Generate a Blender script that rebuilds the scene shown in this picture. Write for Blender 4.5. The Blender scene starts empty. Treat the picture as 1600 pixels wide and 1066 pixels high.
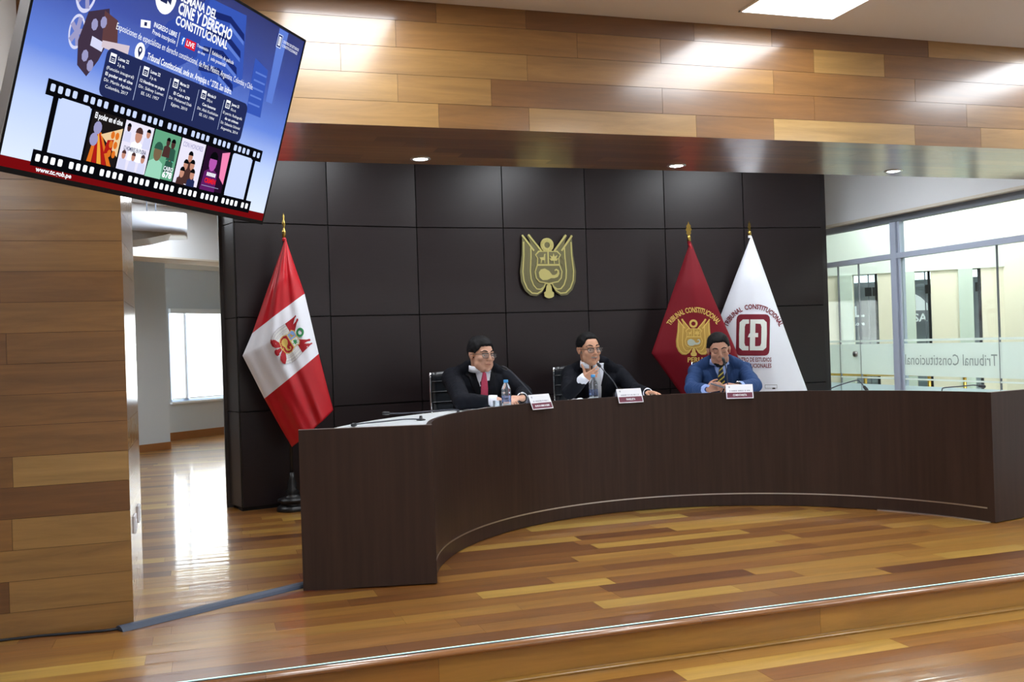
import bpy, bmesh, math, random
from mathutils import Vector, Matrix, Euler
from mathutils.bvhtree import BVHTree
from mathutils.geometry import tessellate_polygon

random.seed(7)
SC = bpy.context.scene
COL = SC.collection
R = math.radians
V = Vector

# ------------------------------------------------------------------ camera, view, world
FPX = 1526.15
CAM = V((0, 0, 1.26))
yaw, pitch, roll = R(17.640), R(-0.1507), R(1.874)
_f = V((math.sin(yaw) * math.cos(pitch), math.cos(yaw) * math.cos(pitch), -math.sin(pitch)))
_r = V((math.cos(yaw), -math.sin(yaw), 0))
_d = _f.cross(_r)
_r2 = _r * math.cos(roll) + _d * math.sin(roll)
_d2 = -_r * math.sin(roll) + _d * math.cos(roll)
cd = bpy.data.cameras.new('camera')
cam = bpy.data.objects.new('camera', cd)
COL.objects.link(cam)
cd.sensor_width = 36
cd.lens = FPX / 1600 * 36
cd.clip_start = 0.05
M = Matrix((_r2, -_d2, -_f)).transposed().to_4x4()
M.translation = CAM
cam.matrix_world = M
SC.camera = cam
SC.view_settings.view_transform = 'Standard'
SC.view_settings.look = 'None'
SC.view_settings.exposure = 0.18
SC.view_settings.gamma = 1
SC.view_settings.use_curve_mapping = False
SC.cycles.max_bounces = 8
SC.cycles.transparent_max_bounces = 12
SC.cycles.sample_clamp_indirect = 6

w = bpy.data.worlds.new('daylight')
SC.world = w
w.use_nodes = True
w.node_tree.nodes['Background'].inputs[0].default_value = (0.80, 0.90, 1.0, 1)
w.node_tree.nodes['Background'].inputs[1].default_value = 3.0

PANEL_E = 15.0          # ceiling panels
SPOT_W = 26.0           # downlights


def ray(x, y):
    return _r2 * ((x - 800) / FPX) + _d2 * ((y - 533) / FPX) + _f


def onz(x, y, z):
    r = ray(x, y)
    return CAM + r * ((z - CAM.z) / r.z)


def ony(x, y, Y):
    r = ray(x, y)
    return CAM + r * (Y / r.y)


def onx(x, y, X):
    r = ray(x, y)
    return CAM + r * (X / r.x)


DC = V((2.9925, 4.699, 0))      # centre of the curved desk
DR, DRO, DH, WT = 1.881, 2.574, 0.845, 0.785


def oncyl(x, y, q):
    d = ray(x, y)
    ox, oy = -DC.x, -DC.y
    a = d.x * d.x + d.y * d.y
    b = 2 * (ox * d.x + oy * d.y)
    c = ox * ox + oy * oy - q * q
    t = (-b + math.sqrt(b * b - 4 * a * c)) / (2 * a)
    return CAM + d * t


# ------------------------------------------------------------------ materials
def lin(c):
    c = c / 255.0
    return c / 12.92 if c <= 0.04045 else ((c + 0.055) / 1.055) ** 2.4


def rgb(r, g, b):
    return (lin(r), lin(g), lin(b), 1)


MATS = {}


def mat(name, col, rough=0.5, metal=0.0, emit=0.0, noise=0.0, nscale=8.0, spec=0.5, coat=0.0, sheen=0.0, stretch=None, bump=0.0, alpha=None, trans=0.0, ior=1.45):
    if name in MATS:
        return MATS[name]
    m = bpy.data.materials.new(name)
    m.use_nodes = True
    nt = m.node_tree
    b = nt.nodes['Principled BSDF']
    b.inputs['Base Color'].default_value = col
    b.inputs['Roughness'].default_value = rough
    b.inputs['Metallic'].default_value = metal
    b.inputs['Specular IOR Level'].default_value = spec
    b.inputs['Coat Weight'].default_value = coat
    b.inputs['Coat Roughness'].default_value = 0.1
    b.inputs['Sheen Weight'].default_value = sheen
    b.inputs['Transmission Weight'].default_value = trans
    b.inputs['IOR'].default_value = ior
    if emit:
        b.inputs['Emission Color'].default_value = col
        b.inputs['Emission Strength'].default_value = emit
    if noise or bump:
        tc = nt.nodes.new('ShaderNodeTexCoord')
        mp = nt.nodes.new('ShaderNodeMapping')
        mp.inputs['Scale'].default_value = stretch or (1, 1, 1)
        nz = nt.nodes.new('ShaderNodeTexNoise')
        nz.inputs['Scale'].default_value = nscale
        nz.inputs['Detail'].default_value = 6
        nt.links.new(tc.outputs['Object'], mp.inputs[0])
        nt.links.new(mp.outputs[0], nz.inputs['Vector'])
        if noise:
            mx = nt.nodes.new('ShaderNodeMix')
            mx.data_type = 'RGBA'
            mx.inputs[6].default_value = tuple(c * (1 - noise) for c in col[:3]) + (1,)
            mx.inputs[7].default_value = tuple(min(1, c * (1 + noise)) for c in col[:3]) + (1,)
            nt.links.new(nz.outputs['Fac'], mx.inputs[0])
            nt.links.new(mx.outputs[2], b.inputs['Base Color'])
        if bump:
            bp = nt.nodes.new('ShaderNodeBump')
            bp.inputs['Strength'].default_value = bump
            bp.inputs['Distance'].default_value = 0.01
            nt.links.new(nz.outputs['Fac'], bp.inputs['Height'])
            nt.links.new(bp.outputs[0], b.inputs['Normal'])
    MATS[name] = m
    return m


def emis(name, col, s=1.0):
    if name in MATS:
        return MATS[name]
    m = bpy.data.materials.new(name)
    m.use_nodes = True
    nt = m.node_tree
    nt.nodes.clear()
    e = nt.nodes.new('ShaderNodeEmission')
    e.inputs[0].default_value = col
    e.inputs[1].default_value = s
    o = nt.nodes.new('ShaderNodeOutputMaterial')
    nt.links.new(e.outputs[0], o.inputs[0])
    MATS[name] = m
    return m


def wood_planks(name, stops, rough, coat=0.0, axis=0, gs=1.0, spec=0.5, croughness=0.1, wavy=0.0):
    """wood whose plank tone comes from the face attribute 'tone', with grain along axis"""
    m = bpy.data.materials.new(name)
    m.use_nodes = True
    nt = m.node_tree
    N, L = nt.nodes, nt.links
    b = N['Principled BSDF']
    at = N.new('ShaderNodeAttribute')
    at.attribute_name = 'tone'
    tc = N.new('ShaderNodeTexCoord')
    comb = N.new('ShaderNodeVectorMath')
    comb.operation = 'MULTIPLY_ADD'
    sc = [16 * gs, 16 * gs, 16 * gs]
    sc[axis] = 1.3 * gs
    comb.inputs[1].default_value = sc
    off = N.new('ShaderNodeVectorMath')
    off.operation = 'SCALE'
    off.inputs[0].default_value = (37, 91, 53)
    L.new(at.outputs['Fac'], off.inputs['Scale'])
    L.new(tc.outputs['Object'], comb.inputs[0])
    L.new(off.outputs[0], comb.inputs[2])
    nz = N.new('ShaderNodeTexNoise')
    nz.inputs['Scale'].default_value = 1.0
    nz.inputs['Detail'].default_value = 9
    nz.inputs['Roughness'].default_value = 0.68
    nz.inputs['Distortion'].default_value = 0.6
    L.new(comb.outputs[0], nz.inputs['Vector'])
    rp = N.new('ShaderNodeValToRGB')
    cr = rp.color_ramp
    cr.elements.remove(cr.elements[0])
    for i, (p, c) in enumerate(stops):
        e = cr.elements.new(p) if i else cr.elements[0]
        e.position = p
        e.color = c
    L.new(at.outputs['Fac'], rp.inputs[0])
    mr = N.new('ShaderNodeMapRange')
    mr.inputs[1].default_value = 0.25
    mr.inputs[2].default_value = 0.75
    mr.inputs[3].default_value = 0.66
    mr.inputs[4].default_value = 1.28
    L.new(nz.outputs['Fac'], mr.inputs[0])
    mul = N.new('ShaderNodeVectorMath')
    mul.operation = 'SCALE'
    L.new(rp.outputs[0], mul.inputs[0])
    L.new(mr.outputs[0], mul.inputs['Scale'])
    L.new(mul.outputs[0], b.inputs['Base Color'])
    b.inputs['Roughness'].default_value = rough
    b.inputs['Specular IOR Level'].default_value = spec
    b.inputs['Coat Weight'].default_value = coat
    b.inputs['Coat Roughness'].default_value = croughness
    if wavy:
        mp = N.new('ShaderNodeMapping'); mp.inputs['Scale'].default_value = (1.2, 16, 1)
        n2 = N.new('ShaderNodeTexNoise'); n2.inputs['Scale'].default_value = 1.0; n2.inputs['Detail'].default_value = 3
        L.new(tc.outputs['Object'], mp.inputs[0]); L.new(mp.outputs[0], n2.inputs['Vector'])
        bp = N.new('ShaderNodeBump'); bp.inputs['Strength'].default_value = wavy; bp.inputs['Distance'].default_value = .02
        L.new(n2.outputs['Fac'], bp.inputs['Height']); L.new(bp.outputs[0], b.inputs['Coat Normal']); L.new(bp.outputs[0], b.inputs['Normal'])
    MATS[name] = m
    return m


def glass_mat(name, tint, gloss=0.07, rough=0.02):
    m = bpy.data.materials.new(name)
    m.use_nodes = True
    nt = m.node_tree
    nt.nodes.clear()
    t = nt.nodes.new('ShaderNodeBsdfTransparent')
    t.inputs[0].default_value = tint
    g = nt.nodes.new('ShaderNodeBsdfGlossy')
    g.inputs['Roughness'].default_value = rough
    mx = nt.nodes.new('ShaderNodeMixShader')
    mx.inputs[0].default_value = gloss
    o = nt.nodes.new('ShaderNodeOutputMaterial')
    nt.links.new(t.outputs[0], mx.inputs[1])
    nt.links.new(g.outputs[0], mx.inputs[2])
    nt.links.new(mx.outputs[0], o.inputs[0])
    MATS[name] = m
    return m


def film_mat(name, col, clear=0.12):
    m = bpy.data.materials.new(name)
    m.use_nodes = True
    nt = m.node_tree
    nt.nodes.clear()
    d = nt.nodes.new('ShaderNodeBsdfDiffuse')
    d.inputs[0].default_value = col
    t = nt.nodes.new('ShaderNodeBsdfTranslucent')
    t.inputs[0].default_value = col
    a = nt.nodes.new('ShaderNodeMixShader')
    a.inputs[0].default_value = 0.6
    c = nt.nodes.new('ShaderNodeBsdfTransparent')
    mx = nt.nodes.new('ShaderNodeMixShader')
    mx.inputs[0].default_value = clear
    o = nt.nodes.new('ShaderNodeOutputMaterial')
    nt.links.new(d.outputs[0], a.inputs[1])
    nt.links.new(t.outputs[0], a.inputs[2])
    nt.links.new(a.outputs[0], mx.inputs[1])
    nt.links.new(c.outputs[0], mx.inputs[2])
    nt.links.new(mx.outputs[0], o.inputs[0])
    MATS[name] = m
    return m


WOODS = [(0.0, rgb(92, 58, 28)), (0.25, rgb(116, 78, 38)), (0.5, rgb(136, 97, 49)), (0.75, rgb(154, 119, 66)), (1.0, rgb(172, 144, 90))]
FLOORS = [(0.0, rgb(106, 62, 27)), (0.25, rgb(134, 85, 36)), (0.5, rgb(155, 106, 45)), (0.75, rgb(174, 130, 57)), (1.0, rgb(192, 154, 72))]
M_beam = wood_planks('varnished_wall_wood', WOODS, 0.38, 1.0, 0, 1.0, croughness=0.17)
M_floor = wood_planks('polished_floor_wood', FLOORS, 0.32, 0.8, 0, 0.8, croughness=0.09, wavy=.10)
M_seam = mat('seam', rgb(70, 44, 22), 0.7)
M_ceil = mat('ceiling_paint', rgb(208, 208, 208), 0.9)
M_white = mat('white_paint', rgb(226, 230, 234), 0.85)
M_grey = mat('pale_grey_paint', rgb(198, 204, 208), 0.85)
M_cream = mat('cream_trim', rgb(214, 208, 196), 0.8)
M_wenge = mat('dark_wenge_panel', rgb(31, 23, 25), 0.36, noise=0.25, nscale=9, stretch=(1, 1, 14), spec=0.5)
M_wenge2 = mat('dark_wenge_side', rgb(46, 41, 40), 0.34, noise=0.2, nscale=9, stretch=(1, 1, 12))
M_joint = mat('joint_black', rgb(14, 12, 12), 0.8)
M_desk = mat('desk_wenge', rgb(50, 35, 29), 0.36, noise=0.6, nscale=20, stretch=(1.6, 1.6, 0.07), spec=0.4)
M_base = mat('baseboard_wood', rgb(146, 92, 44), 0.35)
M_alu = mat('aluminium', rgb(205, 206, 208), 0.3, 1.0)
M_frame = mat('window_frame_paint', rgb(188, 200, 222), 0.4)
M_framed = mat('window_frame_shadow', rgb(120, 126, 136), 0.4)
M_black = mat('black_plastic', rgb(16, 16, 18), 0.4)
M_white_gloss = mat('white_laminate', rgb(232, 236, 238), 0.25)
M_gold = mat('gold_metal', rgb(200, 170, 90), 0.3, 1.0)
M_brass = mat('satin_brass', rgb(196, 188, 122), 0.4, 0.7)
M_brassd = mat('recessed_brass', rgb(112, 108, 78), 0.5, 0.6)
M_chrome = mat('chrome', rgb(215, 220, 228), 0.15, 1.0)
M_paper = mat('paper', rgb(236, 238, 244), 0.7)


# ------------------------------------------------------------------ object helpers
def put(o, parent=None, label=None, cat=None, group=None, kind=None):
    if o.name not in COL.objects:
        COL.objects.link(o)
    if parent is not None:
        o.parent = parent
    if label:
        o['label'] = label
    if cat:
        o['category'] = cat
    if group:
        o['group'] = group
    if kind:
        o['kind'] = kind
    return o


def empty(name, loc=(0, 0, 0), rz=0, label=None, cat=None, group=None, parent=None, kind=None):
    o = bpy.data.objects.new(name, None)
    o.location = loc
    o.rotation_euler = (0, 0, rz)
    o.empty_display_size = 0.1
    return put(o, parent, label, cat, group, kind)


class MB:
    """collects faces into one mesh; xf maps every vertex"""

    def __init__(self):
        self.v, self.f, self.mi, self.sm, self.tone = [], [], [], [], []
        self.mats = []
        self.xf = None
        self.has_tone = False

    def m(self, mt):
        if mt not in self.mats:
            self.mats.append(mt)
        return self.mats.index(mt)

    def add(self, vs, fs, mt=None, smooth=False, tone=0.0):
        n = len(self.v)
        for p in vs:
            p = V(p)
            self.v.append(self.xf(p) if self.xf else p)
        k = self.m(mt) if mt else 0
        for f in fs:
            self.f.append([n + i for i in f])
            self.mi.append(k)
            self.sm.append(smooth)
            self.tone.append(tone)

    def box(self, lo, hi, mt=None, tone=0.0):
        (a, b, c), (d, e, g) = lo, hi
        vs = [(a, b, c), (d, b, c), (d, e, c), (a, e, c), (a, b, g), (d, b, g), (d, e, g), (a, e, g)]
        self.add(vs, [(0, 3, 2, 1), (4, 5, 6, 7), (0, 1, 5, 4), (1, 2, 6, 5), (2, 3, 7, 6), (3, 0, 4, 7)], mt, False, tone)

    def obox(self, c, u, v, w_, mt=None):
        """oriented box, half vectors u v w_"""
        c, u, v, w_ = V(c), V(u), V(v), V(w_)
        vs = [c - u - v - w_, c + u - v - w_, c + u + v - w_, c - u + v - w_, c - u - v + w_, c + u - v + w_, c + u + v + w_, c - u + v + w_]
        self.add(vs, [(0, 3, 2, 1), (4, 5, 6, 7), (0, 1, 5, 4), (1, 2, 6, 5), (2, 3, 7, 6), (3, 0, 4, 7)], mt)

    def tube(self, pts, rad, mt=None, n=10, closed=False, cap=True):
        pts = [V(p) for p in pts]
        N = len(pts)
        rs = rad if isinstance(rad, (list, tuple)) else [rad] * N
        vs, fs = [], []
        up = None
        for i, p in enumerate(pts):
            a = pts[(i - 1) % N] if (closed or i > 0) else p
            c = pts[(i + 1) % N] if (closed or i < N - 1) else p
            t = (c - a)
            if t.length < 1e-9:
                t = V((0, 0, 1))
            t.normalize()
            if up is None:
                up = V((0, 0, 1)) if abs(t.z) < 0.9 else V((1, 0, 0))
            s = t.cross(up)
            if s.length < 1e-5:
                s = t.cross(V((0.3, 1, 0.2)))
            s.normalize()
            up = s.cross(t).normalized()
            for k in range(n):
                g = 2 * math.pi * k / n
                vs.append(p + (s * math.cos(g) + up * math.sin(g)) * rs[i])
        M_ = N if closed else N - 1
        for i in range(M_):
            j = (i + 1) % N
            for k in range(n):
                l = (k + 1) % n
                fs.append((i * n + k, i * n + l, j * n + l, j * n + k))
        if cap and not closed:
            fs.append(tuple(range(n)))
            fs.append(tuple((N - 1) * n + k for k in reversed(range(n))))
        self.add(vs, fs, mt, True)

    def lathe(self, prof, mt=None, n=24, c=(0, 0, 0)):
        vs, fs = [], []
        for (r, z) in prof:
            for k in range(n):
                g = 2 * math.pi * k / n
                vs.append((c[0] + r * math.cos(g), c[1] + r * math.sin(g), c[2] + z))
        for i in range(len(prof) - 1):
            for k in range(n):
                l = (k + 1) % n
                fs.append((i * n + k, i * n + l, (i + 1) * n + l, (i + 1) * n + k))
        if prof[0][0] > 1e-4:
            fs.append(tuple(reversed(range(n))))
        if prof[-1][0] > 1e-4:
            fs.append(tuple((len(prof) - 1) * n + k for k in range(n)))
        self.add(vs, fs, mt, True)

    def prism(self, poly, z0, z1, mt=None, map3=None):
        """poly 2D extruded between z0 and z1; map3(x, y, z) -> point"""
        map3 = map3 or (lambda x, y, z: V((x, y, z)))
        tris = tessellate_polygon([[V((p[0], p[1], 0)) for p in poly]])
        n = len(poly)
        vs = [map3(p[0], p[1], z0) for p in poly] + [map3(p[0], p[1], z1) for p in poly]
        fs = [tuple(n + i for i in t) for t in tris] + [tuple(reversed(t)) for t in tris]
        fs += [(i, (i + 1) % n, n + (i + 1) % n, n + i) for i in range(n)]
        self.add(vs, fs, mt)

    def decal(self, poly, z0, z1, mt, map3, maxlen):
        """a prism cut fine enough to follow a curved surface"""
        tris = [tuple((poly[i][0], poly[i][1]) for i in t) for t in tessellate_polygon([[V((p[0], p[1], 0)) for p in poly]])]
        out = []
        while tris:
            t = tris.pop()
            ls = [math.dist(t[i], t[(i + 1) % 3]) for i in range(3)]
            k = max(range(3), key=lambda i: ls[i])
            if ls[k] <= maxlen:
                out.append(t); continue
            a, b, c = t[k], t[(k + 1) % 3], t[(k + 2) % 3]
            m_ = ((a[0] + b[0]) / 2, (a[1] + b[1]) / 2)
            tris += [(a, m_, c), (m_, b, c)]
        idx, vs, fs = {}, [], []
        for t in out:
            f = []
            for p in t:
                key = (round(p[0], 6), round(p[1], 6))
                if key not in idx:
                    idx[key] = len(vs); vs.append(map3(p[0], p[1], z1))
                f.append(idx[key])
            fs.append(tuple(f))
        self.add(vs, fs, mt)
        vs, fs = [], []
        n = len(poly)
        for i in range(n):
            a, b = poly[i], poly[(i + 1) % n]
            k = max(1, int(math.dist(a, b) / maxlen + .999))
            for j in range(k):
                p = (a[0] + (b[0] - a[0]) * j / k, a[1] + (b[1] - a[1]) * j / k)
                q = (a[0] + (b[0] - a[0]) * (j + 1) / k, a[1] + (b[1] - a[1]) * (j + 1) / k)
                m0 = len(vs)
                vs += [map3(*p, z0), map3(*q, z0), map3(*q, z1), map3(*p, z1)]
                fs.append((m0, m0 + 1, m0 + 2, m0 + 3))
        self.add(vs, fs, mt)

    def sphere(self, c, r, mt=None, n=16, rot=None):
        r = r if isinstance(r, (tuple, list)) else (r, r, r)
        vs, fs = [], []
        m_ = n // 2
        for i in range(m_ + 1):
            a = math.pi * i / m_
            for k in range(n):
                g = 2 * math.pi * k / n
                p = V((r[0] * math.sin(a) * math.cos(g), r[1] * math.sin(a) * math.sin(g), r[2] * math.cos(a)))
                if rot:
                    p = rot @ p
                vs.append(V(c) + p)
        for i in range(m_):
            for k in range(n):
                l = (k + 1) % n
                fs.append((i * n + k, (i + 1) * n + k, (i + 1) * n + l, i * n + l))
        self.add(vs, fs, mt, True)

    def mesh(self, name):
        me = bpy.data.meshes.new(name)
        me.from_pydata([tuple(p) for p in self.v], [], self.f)
        for mt in self.mats:
            me.materials.append(mt)
        me.polygons.foreach_set('material_index', self.mi)
        me.polygons.foreach_set('use_smooth', self.sm)
        if self.has_tone:
            a = me.attributes.new('tone', 'FLOAT', 'FACE')
            a.data.foreach_set('value', self.tone)
        me.update()
        return me

    def build(self, name, parent=None, fix=True, **kw):
        me = self.mesh(name)
        if fix:
            bm = bmesh.new()
            bm.from_mesh(me)
            bmesh.ops.remove_doubles(bm, verts=bm.verts, dist=1e-6)
            bmesh.ops.recalc_face_normals(bm, faces=bm.faces)
            bm.to_mesh(me)
            bm.free()
        o = bpy.data.objects.new(name, me)
        return put(o, parent, **kw)


def bevel(o, w_=0.004, seg=2):
    b = o.modifiers.new('bevel', 'BEVEL')
    b.width = w_
    b.segments = seg
    b.limit_method = 'ANGLE'
    return o


def text2d(s, size=1.0, bold=0.0, align='CENTER', spacing=1.0, width=None):
    cu = bpy.data.curves.new('t', 'FONT')
    cu.body = s
    cu.size = size
    cu.offset = bold
    cu.align_x = align
    cu.align_y = 'CENTER'
    cu.space_character = spacing
    cu.resolution_u = 2
    o = bpy.data.objects.new('t', cu)
    COL.objects.link(o)
    bpy.context.view_layer.update()
    dg = bpy.context.evaluated_depsgraph_get()
    me = bpy.data.meshes.new_from_object(o.evaluated_get(dg))
    vs = [v.co.copy() for v in me.vertices]
    fs = [tuple(p.vertices) for p in me.polygons]
    bpy.data.meshes.remove(me)
    bpy.data.objects.remove(o)
    bpy.data.curves.remove(cu)
    if width and vs:
        x0, x1 = min(v.x for v in vs), max(v.x for v in vs)
        k = width / (x1 - x0)
        for v in vs:
            v.x *= k
    return vs, fs


def copy_tree(o, parent=None):
    c = o.copy()
    COL.objects.link(c)
    if parent is not None:
        c.parent = parent
    for ch in list(o.children):
        copy_tree(ch, c)
    return c


# ------------------------------------------------------------------ the shell
ZB, ZC, YB0, YB1 = 2.385, 3.03, 4.90, 5.905
XCR = -0.34          # right side of the wood-clad column
LZ = -0.175          # lower floor


def plank_rows(mb, o, u, v, n, rows, mt, gap=0.0012, thick=0.004):
    """rows: (v0, v1, [(u0, u1, tone), ...]); planks are thin slabs along u on the plane (o, u, v), facing n"""
    o, u, v, n = V(o), V(u), V(v), V(n)
    for v0, v1, segs in rows:
        for u0, u1, t in segs:
            a = [o + u * (u0 + gap) + v * (v0 + gap), o + u * (u1 - gap) + v * (v0 + gap), o + u * (u1 - gap) + v * (v1 - gap), o + u * (u0 + gap) + v * (v1 - gap)]
            b = [p - n * thick for p in a]
            mb.add(a + b, [(0, 1, 2, 3), (0, 4, 5, 1), (1, 5, 6, 2), (2, 6, 7, 3), (3, 7, 4, 0)], mt, False, t)


def rand_rows(u0, u1, v0, v1, wv, lmin, lmax, rnd, mean=.47, dev=.26):
    rows = []
    v = v0
    while v < v1 - 1e-4:
        ve = min(v + wv, v1)
        u = u0 - rnd.uniform(0, lmax)
        segs = []
        while u < u1:
            ue = u + rnd.uniform(lmin, lmax)
            a, b = max(u, u0), min(ue, u1)
            if b - a > 0.01:
                segs.append((a, b, min(1, max(0, rnd.gauss(mean, dev)))))
            u = ue
        rows.append((v, ve, segs))
        v = ve
    return rows


# floor of the dais, lower floor, step
rnd = random.Random(11)
mb = MB(); mb.has_tone = True
FX0, FX1, FY1 = -5.5, 6.3, 19.0
mb.box((FX0, 3.985, -0.174), (FX1, FY1, -0.003), M_seam)
plank_rows(mb, (0, 0, 0), (1, 0, 0), (0, 1, 0), (0, 0, 1), rand_rows(FX0, FX1, 4.12, FY1, 0.138, 0.45, 1.5, rnd), M_floor, 0.0005)
rows = []
x = FX0
while x < FX1:
    rows.append((x, min(x + 1.55, FX1), rnd.uniform(0.05, 0.2)))
    x += 1.55
plank_rows(mb, (0, 0, 0), (1, 0, 0), (0, 1, 0), (0, 0, 1), [(3.965, 4.12, rows)], M_floor, 0.0005)
floor = mb.build('floor', kind='structure', fix=False)

mb = MB(); mb.has_tone = True
mb.box((FX0, -5, LZ - 0.1), (FX1, 3.985, LZ - 0.003), M_seam)
plank_rows(mb, (0, 0, LZ), (1, 0, 0), (0, 1, 0), (0, 0, 1), rand_rows(FX0, FX1, -5, 3.985, 0.138, 0.5, 1.5, rnd), M_floor, 0.0005)
mb.build('floor', kind='structure', fix=False)

# rounded nosing, riser boards, metal strip, base moulding
mb = MB(); mb.has_tone = True
x = FX0; k = 0
while x < FX1:
    xe = min(x + 1.9, FX1)
    prof = [(3.966, 0.0), (3.95, -0.0015), (3.938, -0.007), (3.932, -0.016), (3.938, -0.025), (3.95, -0.030), (3.984, -0.030)]
    vs = [(x + 0.0006, a, b) for a, b in prof] + [(xe - 0.0006, a, b) for a, b in prof]
    n_ = len(prof)
    mb.add(vs, [(i, i + 1, n_ + i + 1, n_ + i) for i in range(n_ - 1)], M_floor, True, rnd.uniform(0.1, 0.3))
    x = xe
mb.build('trim_1', kind='structure', fix=False)
mb = MB(); mb.has_tone = True
plank_rows(mb, (0, 3.978, 0), (1, 0, 0), (0, 0, 1), (0, -1, 0), [(-0.172, -0.030, [(-5.5, -2.9, .6), (-2.9, -1.2, .4), (-1.2, 0.9, .5), (0.9, 2.75, .62), (2.75, 4.42, .7), (4.42, 6.3, .55)])], M_floor, 0.0006)
mb.build('trim_2', kind='structure', fix=False)
mb = MB(); mb.has_tone = True
pr_ = [(3.974, LZ), (3.955, LZ), (3.957, LZ + 0.008), (3.965, LZ + 0.014), (3.974, LZ + 0.016)]
mb.add([(FX0, a, b) for a, b in pr_] + [(FX1, a, b) for a, b in pr_], [(i, i + 1, 5 + i + 1, 5 + i) for i in range(4)], M_floor, True, 0.75)
mb.build('trim_3', kind='structure', fix=False)
M_led = mat('step_led_line', rgb(196, 240, 226), 0.3, emit=0.75)
M_ledside = mat('step_strip_edge', rgb(120, 140, 152), 0.35, 0.6)
t = empty('step_light_strip', (2, 3.972, 0), label='thin pale green light strip set along the edge of the wooden step', cat='light strip')
mb = MB(); mb.box((-5.5, -0.009, 0.0002), (4.3, 0.009, 0.003), M_ledside); mb.build('profile', t)
mb = MB(); mb.box((-5.5, -0.0035, 0.003), (4.3, 0.0035, 0.0042), M_led); mb.build('light_line', t)

# beam face: planks read from the photograph, joints in metres along the wall
def BX(xs, y):
    return [ony(x_, y, YB0).x for x_ in xs]
BR = [
    (2.927, 3.03, 44, [682, 822, 1084, 1205], [.18, .42, .12, .40, .22, .10]),
    (2.789, 2.927, 78, [619, 902, 1032, 1271, 1381], [.62, .50, .45, .30, .72, .28]),
    (2.651, 2.789, 116, [533, 824, 1208, 1429], [.45, .62, .55, .35, .15, .30]),
    (2.509, 2.651, 156, [622, 768, 1035, 1272], [.72, .62, .25, .28, .30]),
    (2.385, 2.509, 194, [686, 827, 1088, 1209, 1429, 1532], [.68, .38, .72, .30, .82, .40, .70]),
]
mb = MB(); mb.has_tone = True
mb.box((-5.5, YB0 + 0.003, ZB + 0.003), (6.3, YB1, ZC), M_seam)
rows = []
rnd = random.Random(5)
for z0, z1, ym, js, ts in BR:
    xs = [XCR - 0.2 + rnd.uniform(0, .5)] + BX(js, ym)
    segs = [(xs[i], xs[i + 1], ts[i]) for i in range(len(xs) - 1)]
    x = xs[-1]
    segs.append((x, x + 1.1, ts[-1])); x += 1.1
    while x < 6.3:
        xe = min(6.3, x + rnd.uniform(.5, 1.4)); segs.append((x, xe, rnd.uniform(.2, .8))); x = xe
    x = xs[0]
    while x > -5.5:
        xe = max(-5.5, x - rnd.uniform(.6, 1.5)); segs.append((xe, x, rnd.uniform(.2, .75))); x = xe
    rows.append((z0, z1, segs))
plank_rows(mb, (0, YB0, 0), (1, 0, 0), (0, 0, 1), (0, -1, 0), rows, M_beam, 0.0009)
plank_rows(mb, (0, YB0, ZB), (1, 0, 0), (0, 1, 0), (0, 0, -1), rand_rows(-0.34, 6.3, 0.0, YB1 - YB0, 0.126, .8, 1.9, random.Random(3), .36, .10), M_beam, 0.0006)
mb.build('wall_front', kind='structure', fix=False)

# wood-clad column on the left
CYB = 5.70
mb = MB(); mb.has_tone = True
mb.box((-5.5, YB0 + 0.003, 0), (XCR - 0.003, CYB, ZB + .01), M_seam)
cr = [(0.0, .146, [], [.5]), (.146, .30, [-.86], [.3, .6]), ]
zs = [0.0, .118, .258, .398, .54, .682, .82, .96, 1.10, 1.24, 1.38, 1.52, 1.66, 1.80, 1.94, 2.08, 2.22, 2.385]
jt = {1: (-.86, .12, .62), 3: (-.84, .48, .70), 5: (-.83, .40, .78), 7: (-.88, .35, .42), 9: (-.84, .30, .42), 11: (-.86, .28, .38), 13: (-.88, .95, .55), 15: (-.9, .62, .5)}
base = {0: .55, 2: .62, 4: .18, 6: .42, 8: .38, 10: .52, 12: .55, 14: .60, 16: .45}
rows = []
rnd = random.Random(8)
for i in range(len(zs) - 1):
    if i in jt:
        j, a, b = jt[i]
        segs = [(-1.9, j, a), (j, XCR, b)]
    else:
        segs = [(-1.9, XCR, base[i])]
    x = -1.9
    while x > -5.5:
        xe = max(-5.5, x - rnd.uniform(.6, 1.6)); segs.append((xe, x, rnd.uniform(.3, .75))); x = xe
    rows.append((zs[i], zs[i + 1], segs))
plank_rows(mb, (0, YB0, 0), (1, 0, 0), (0, 0, 1), (0, -1, 0), rows, M_beam, 0.0009)
side = [(zs[i], zs[i + 1], [(0, CYB - YB0, .5 + .2 * math.sin(i * 2.3))]) for i in range(len(zs) - 1)]
plank_rows(mb, (XCR, YB0, 0), (0, 1, 0), (0, 0, 1), (1, 0, 0), side, M_beam, 0.0009)
mb.build('wall_left', kind='structure', fix=False)

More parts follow.
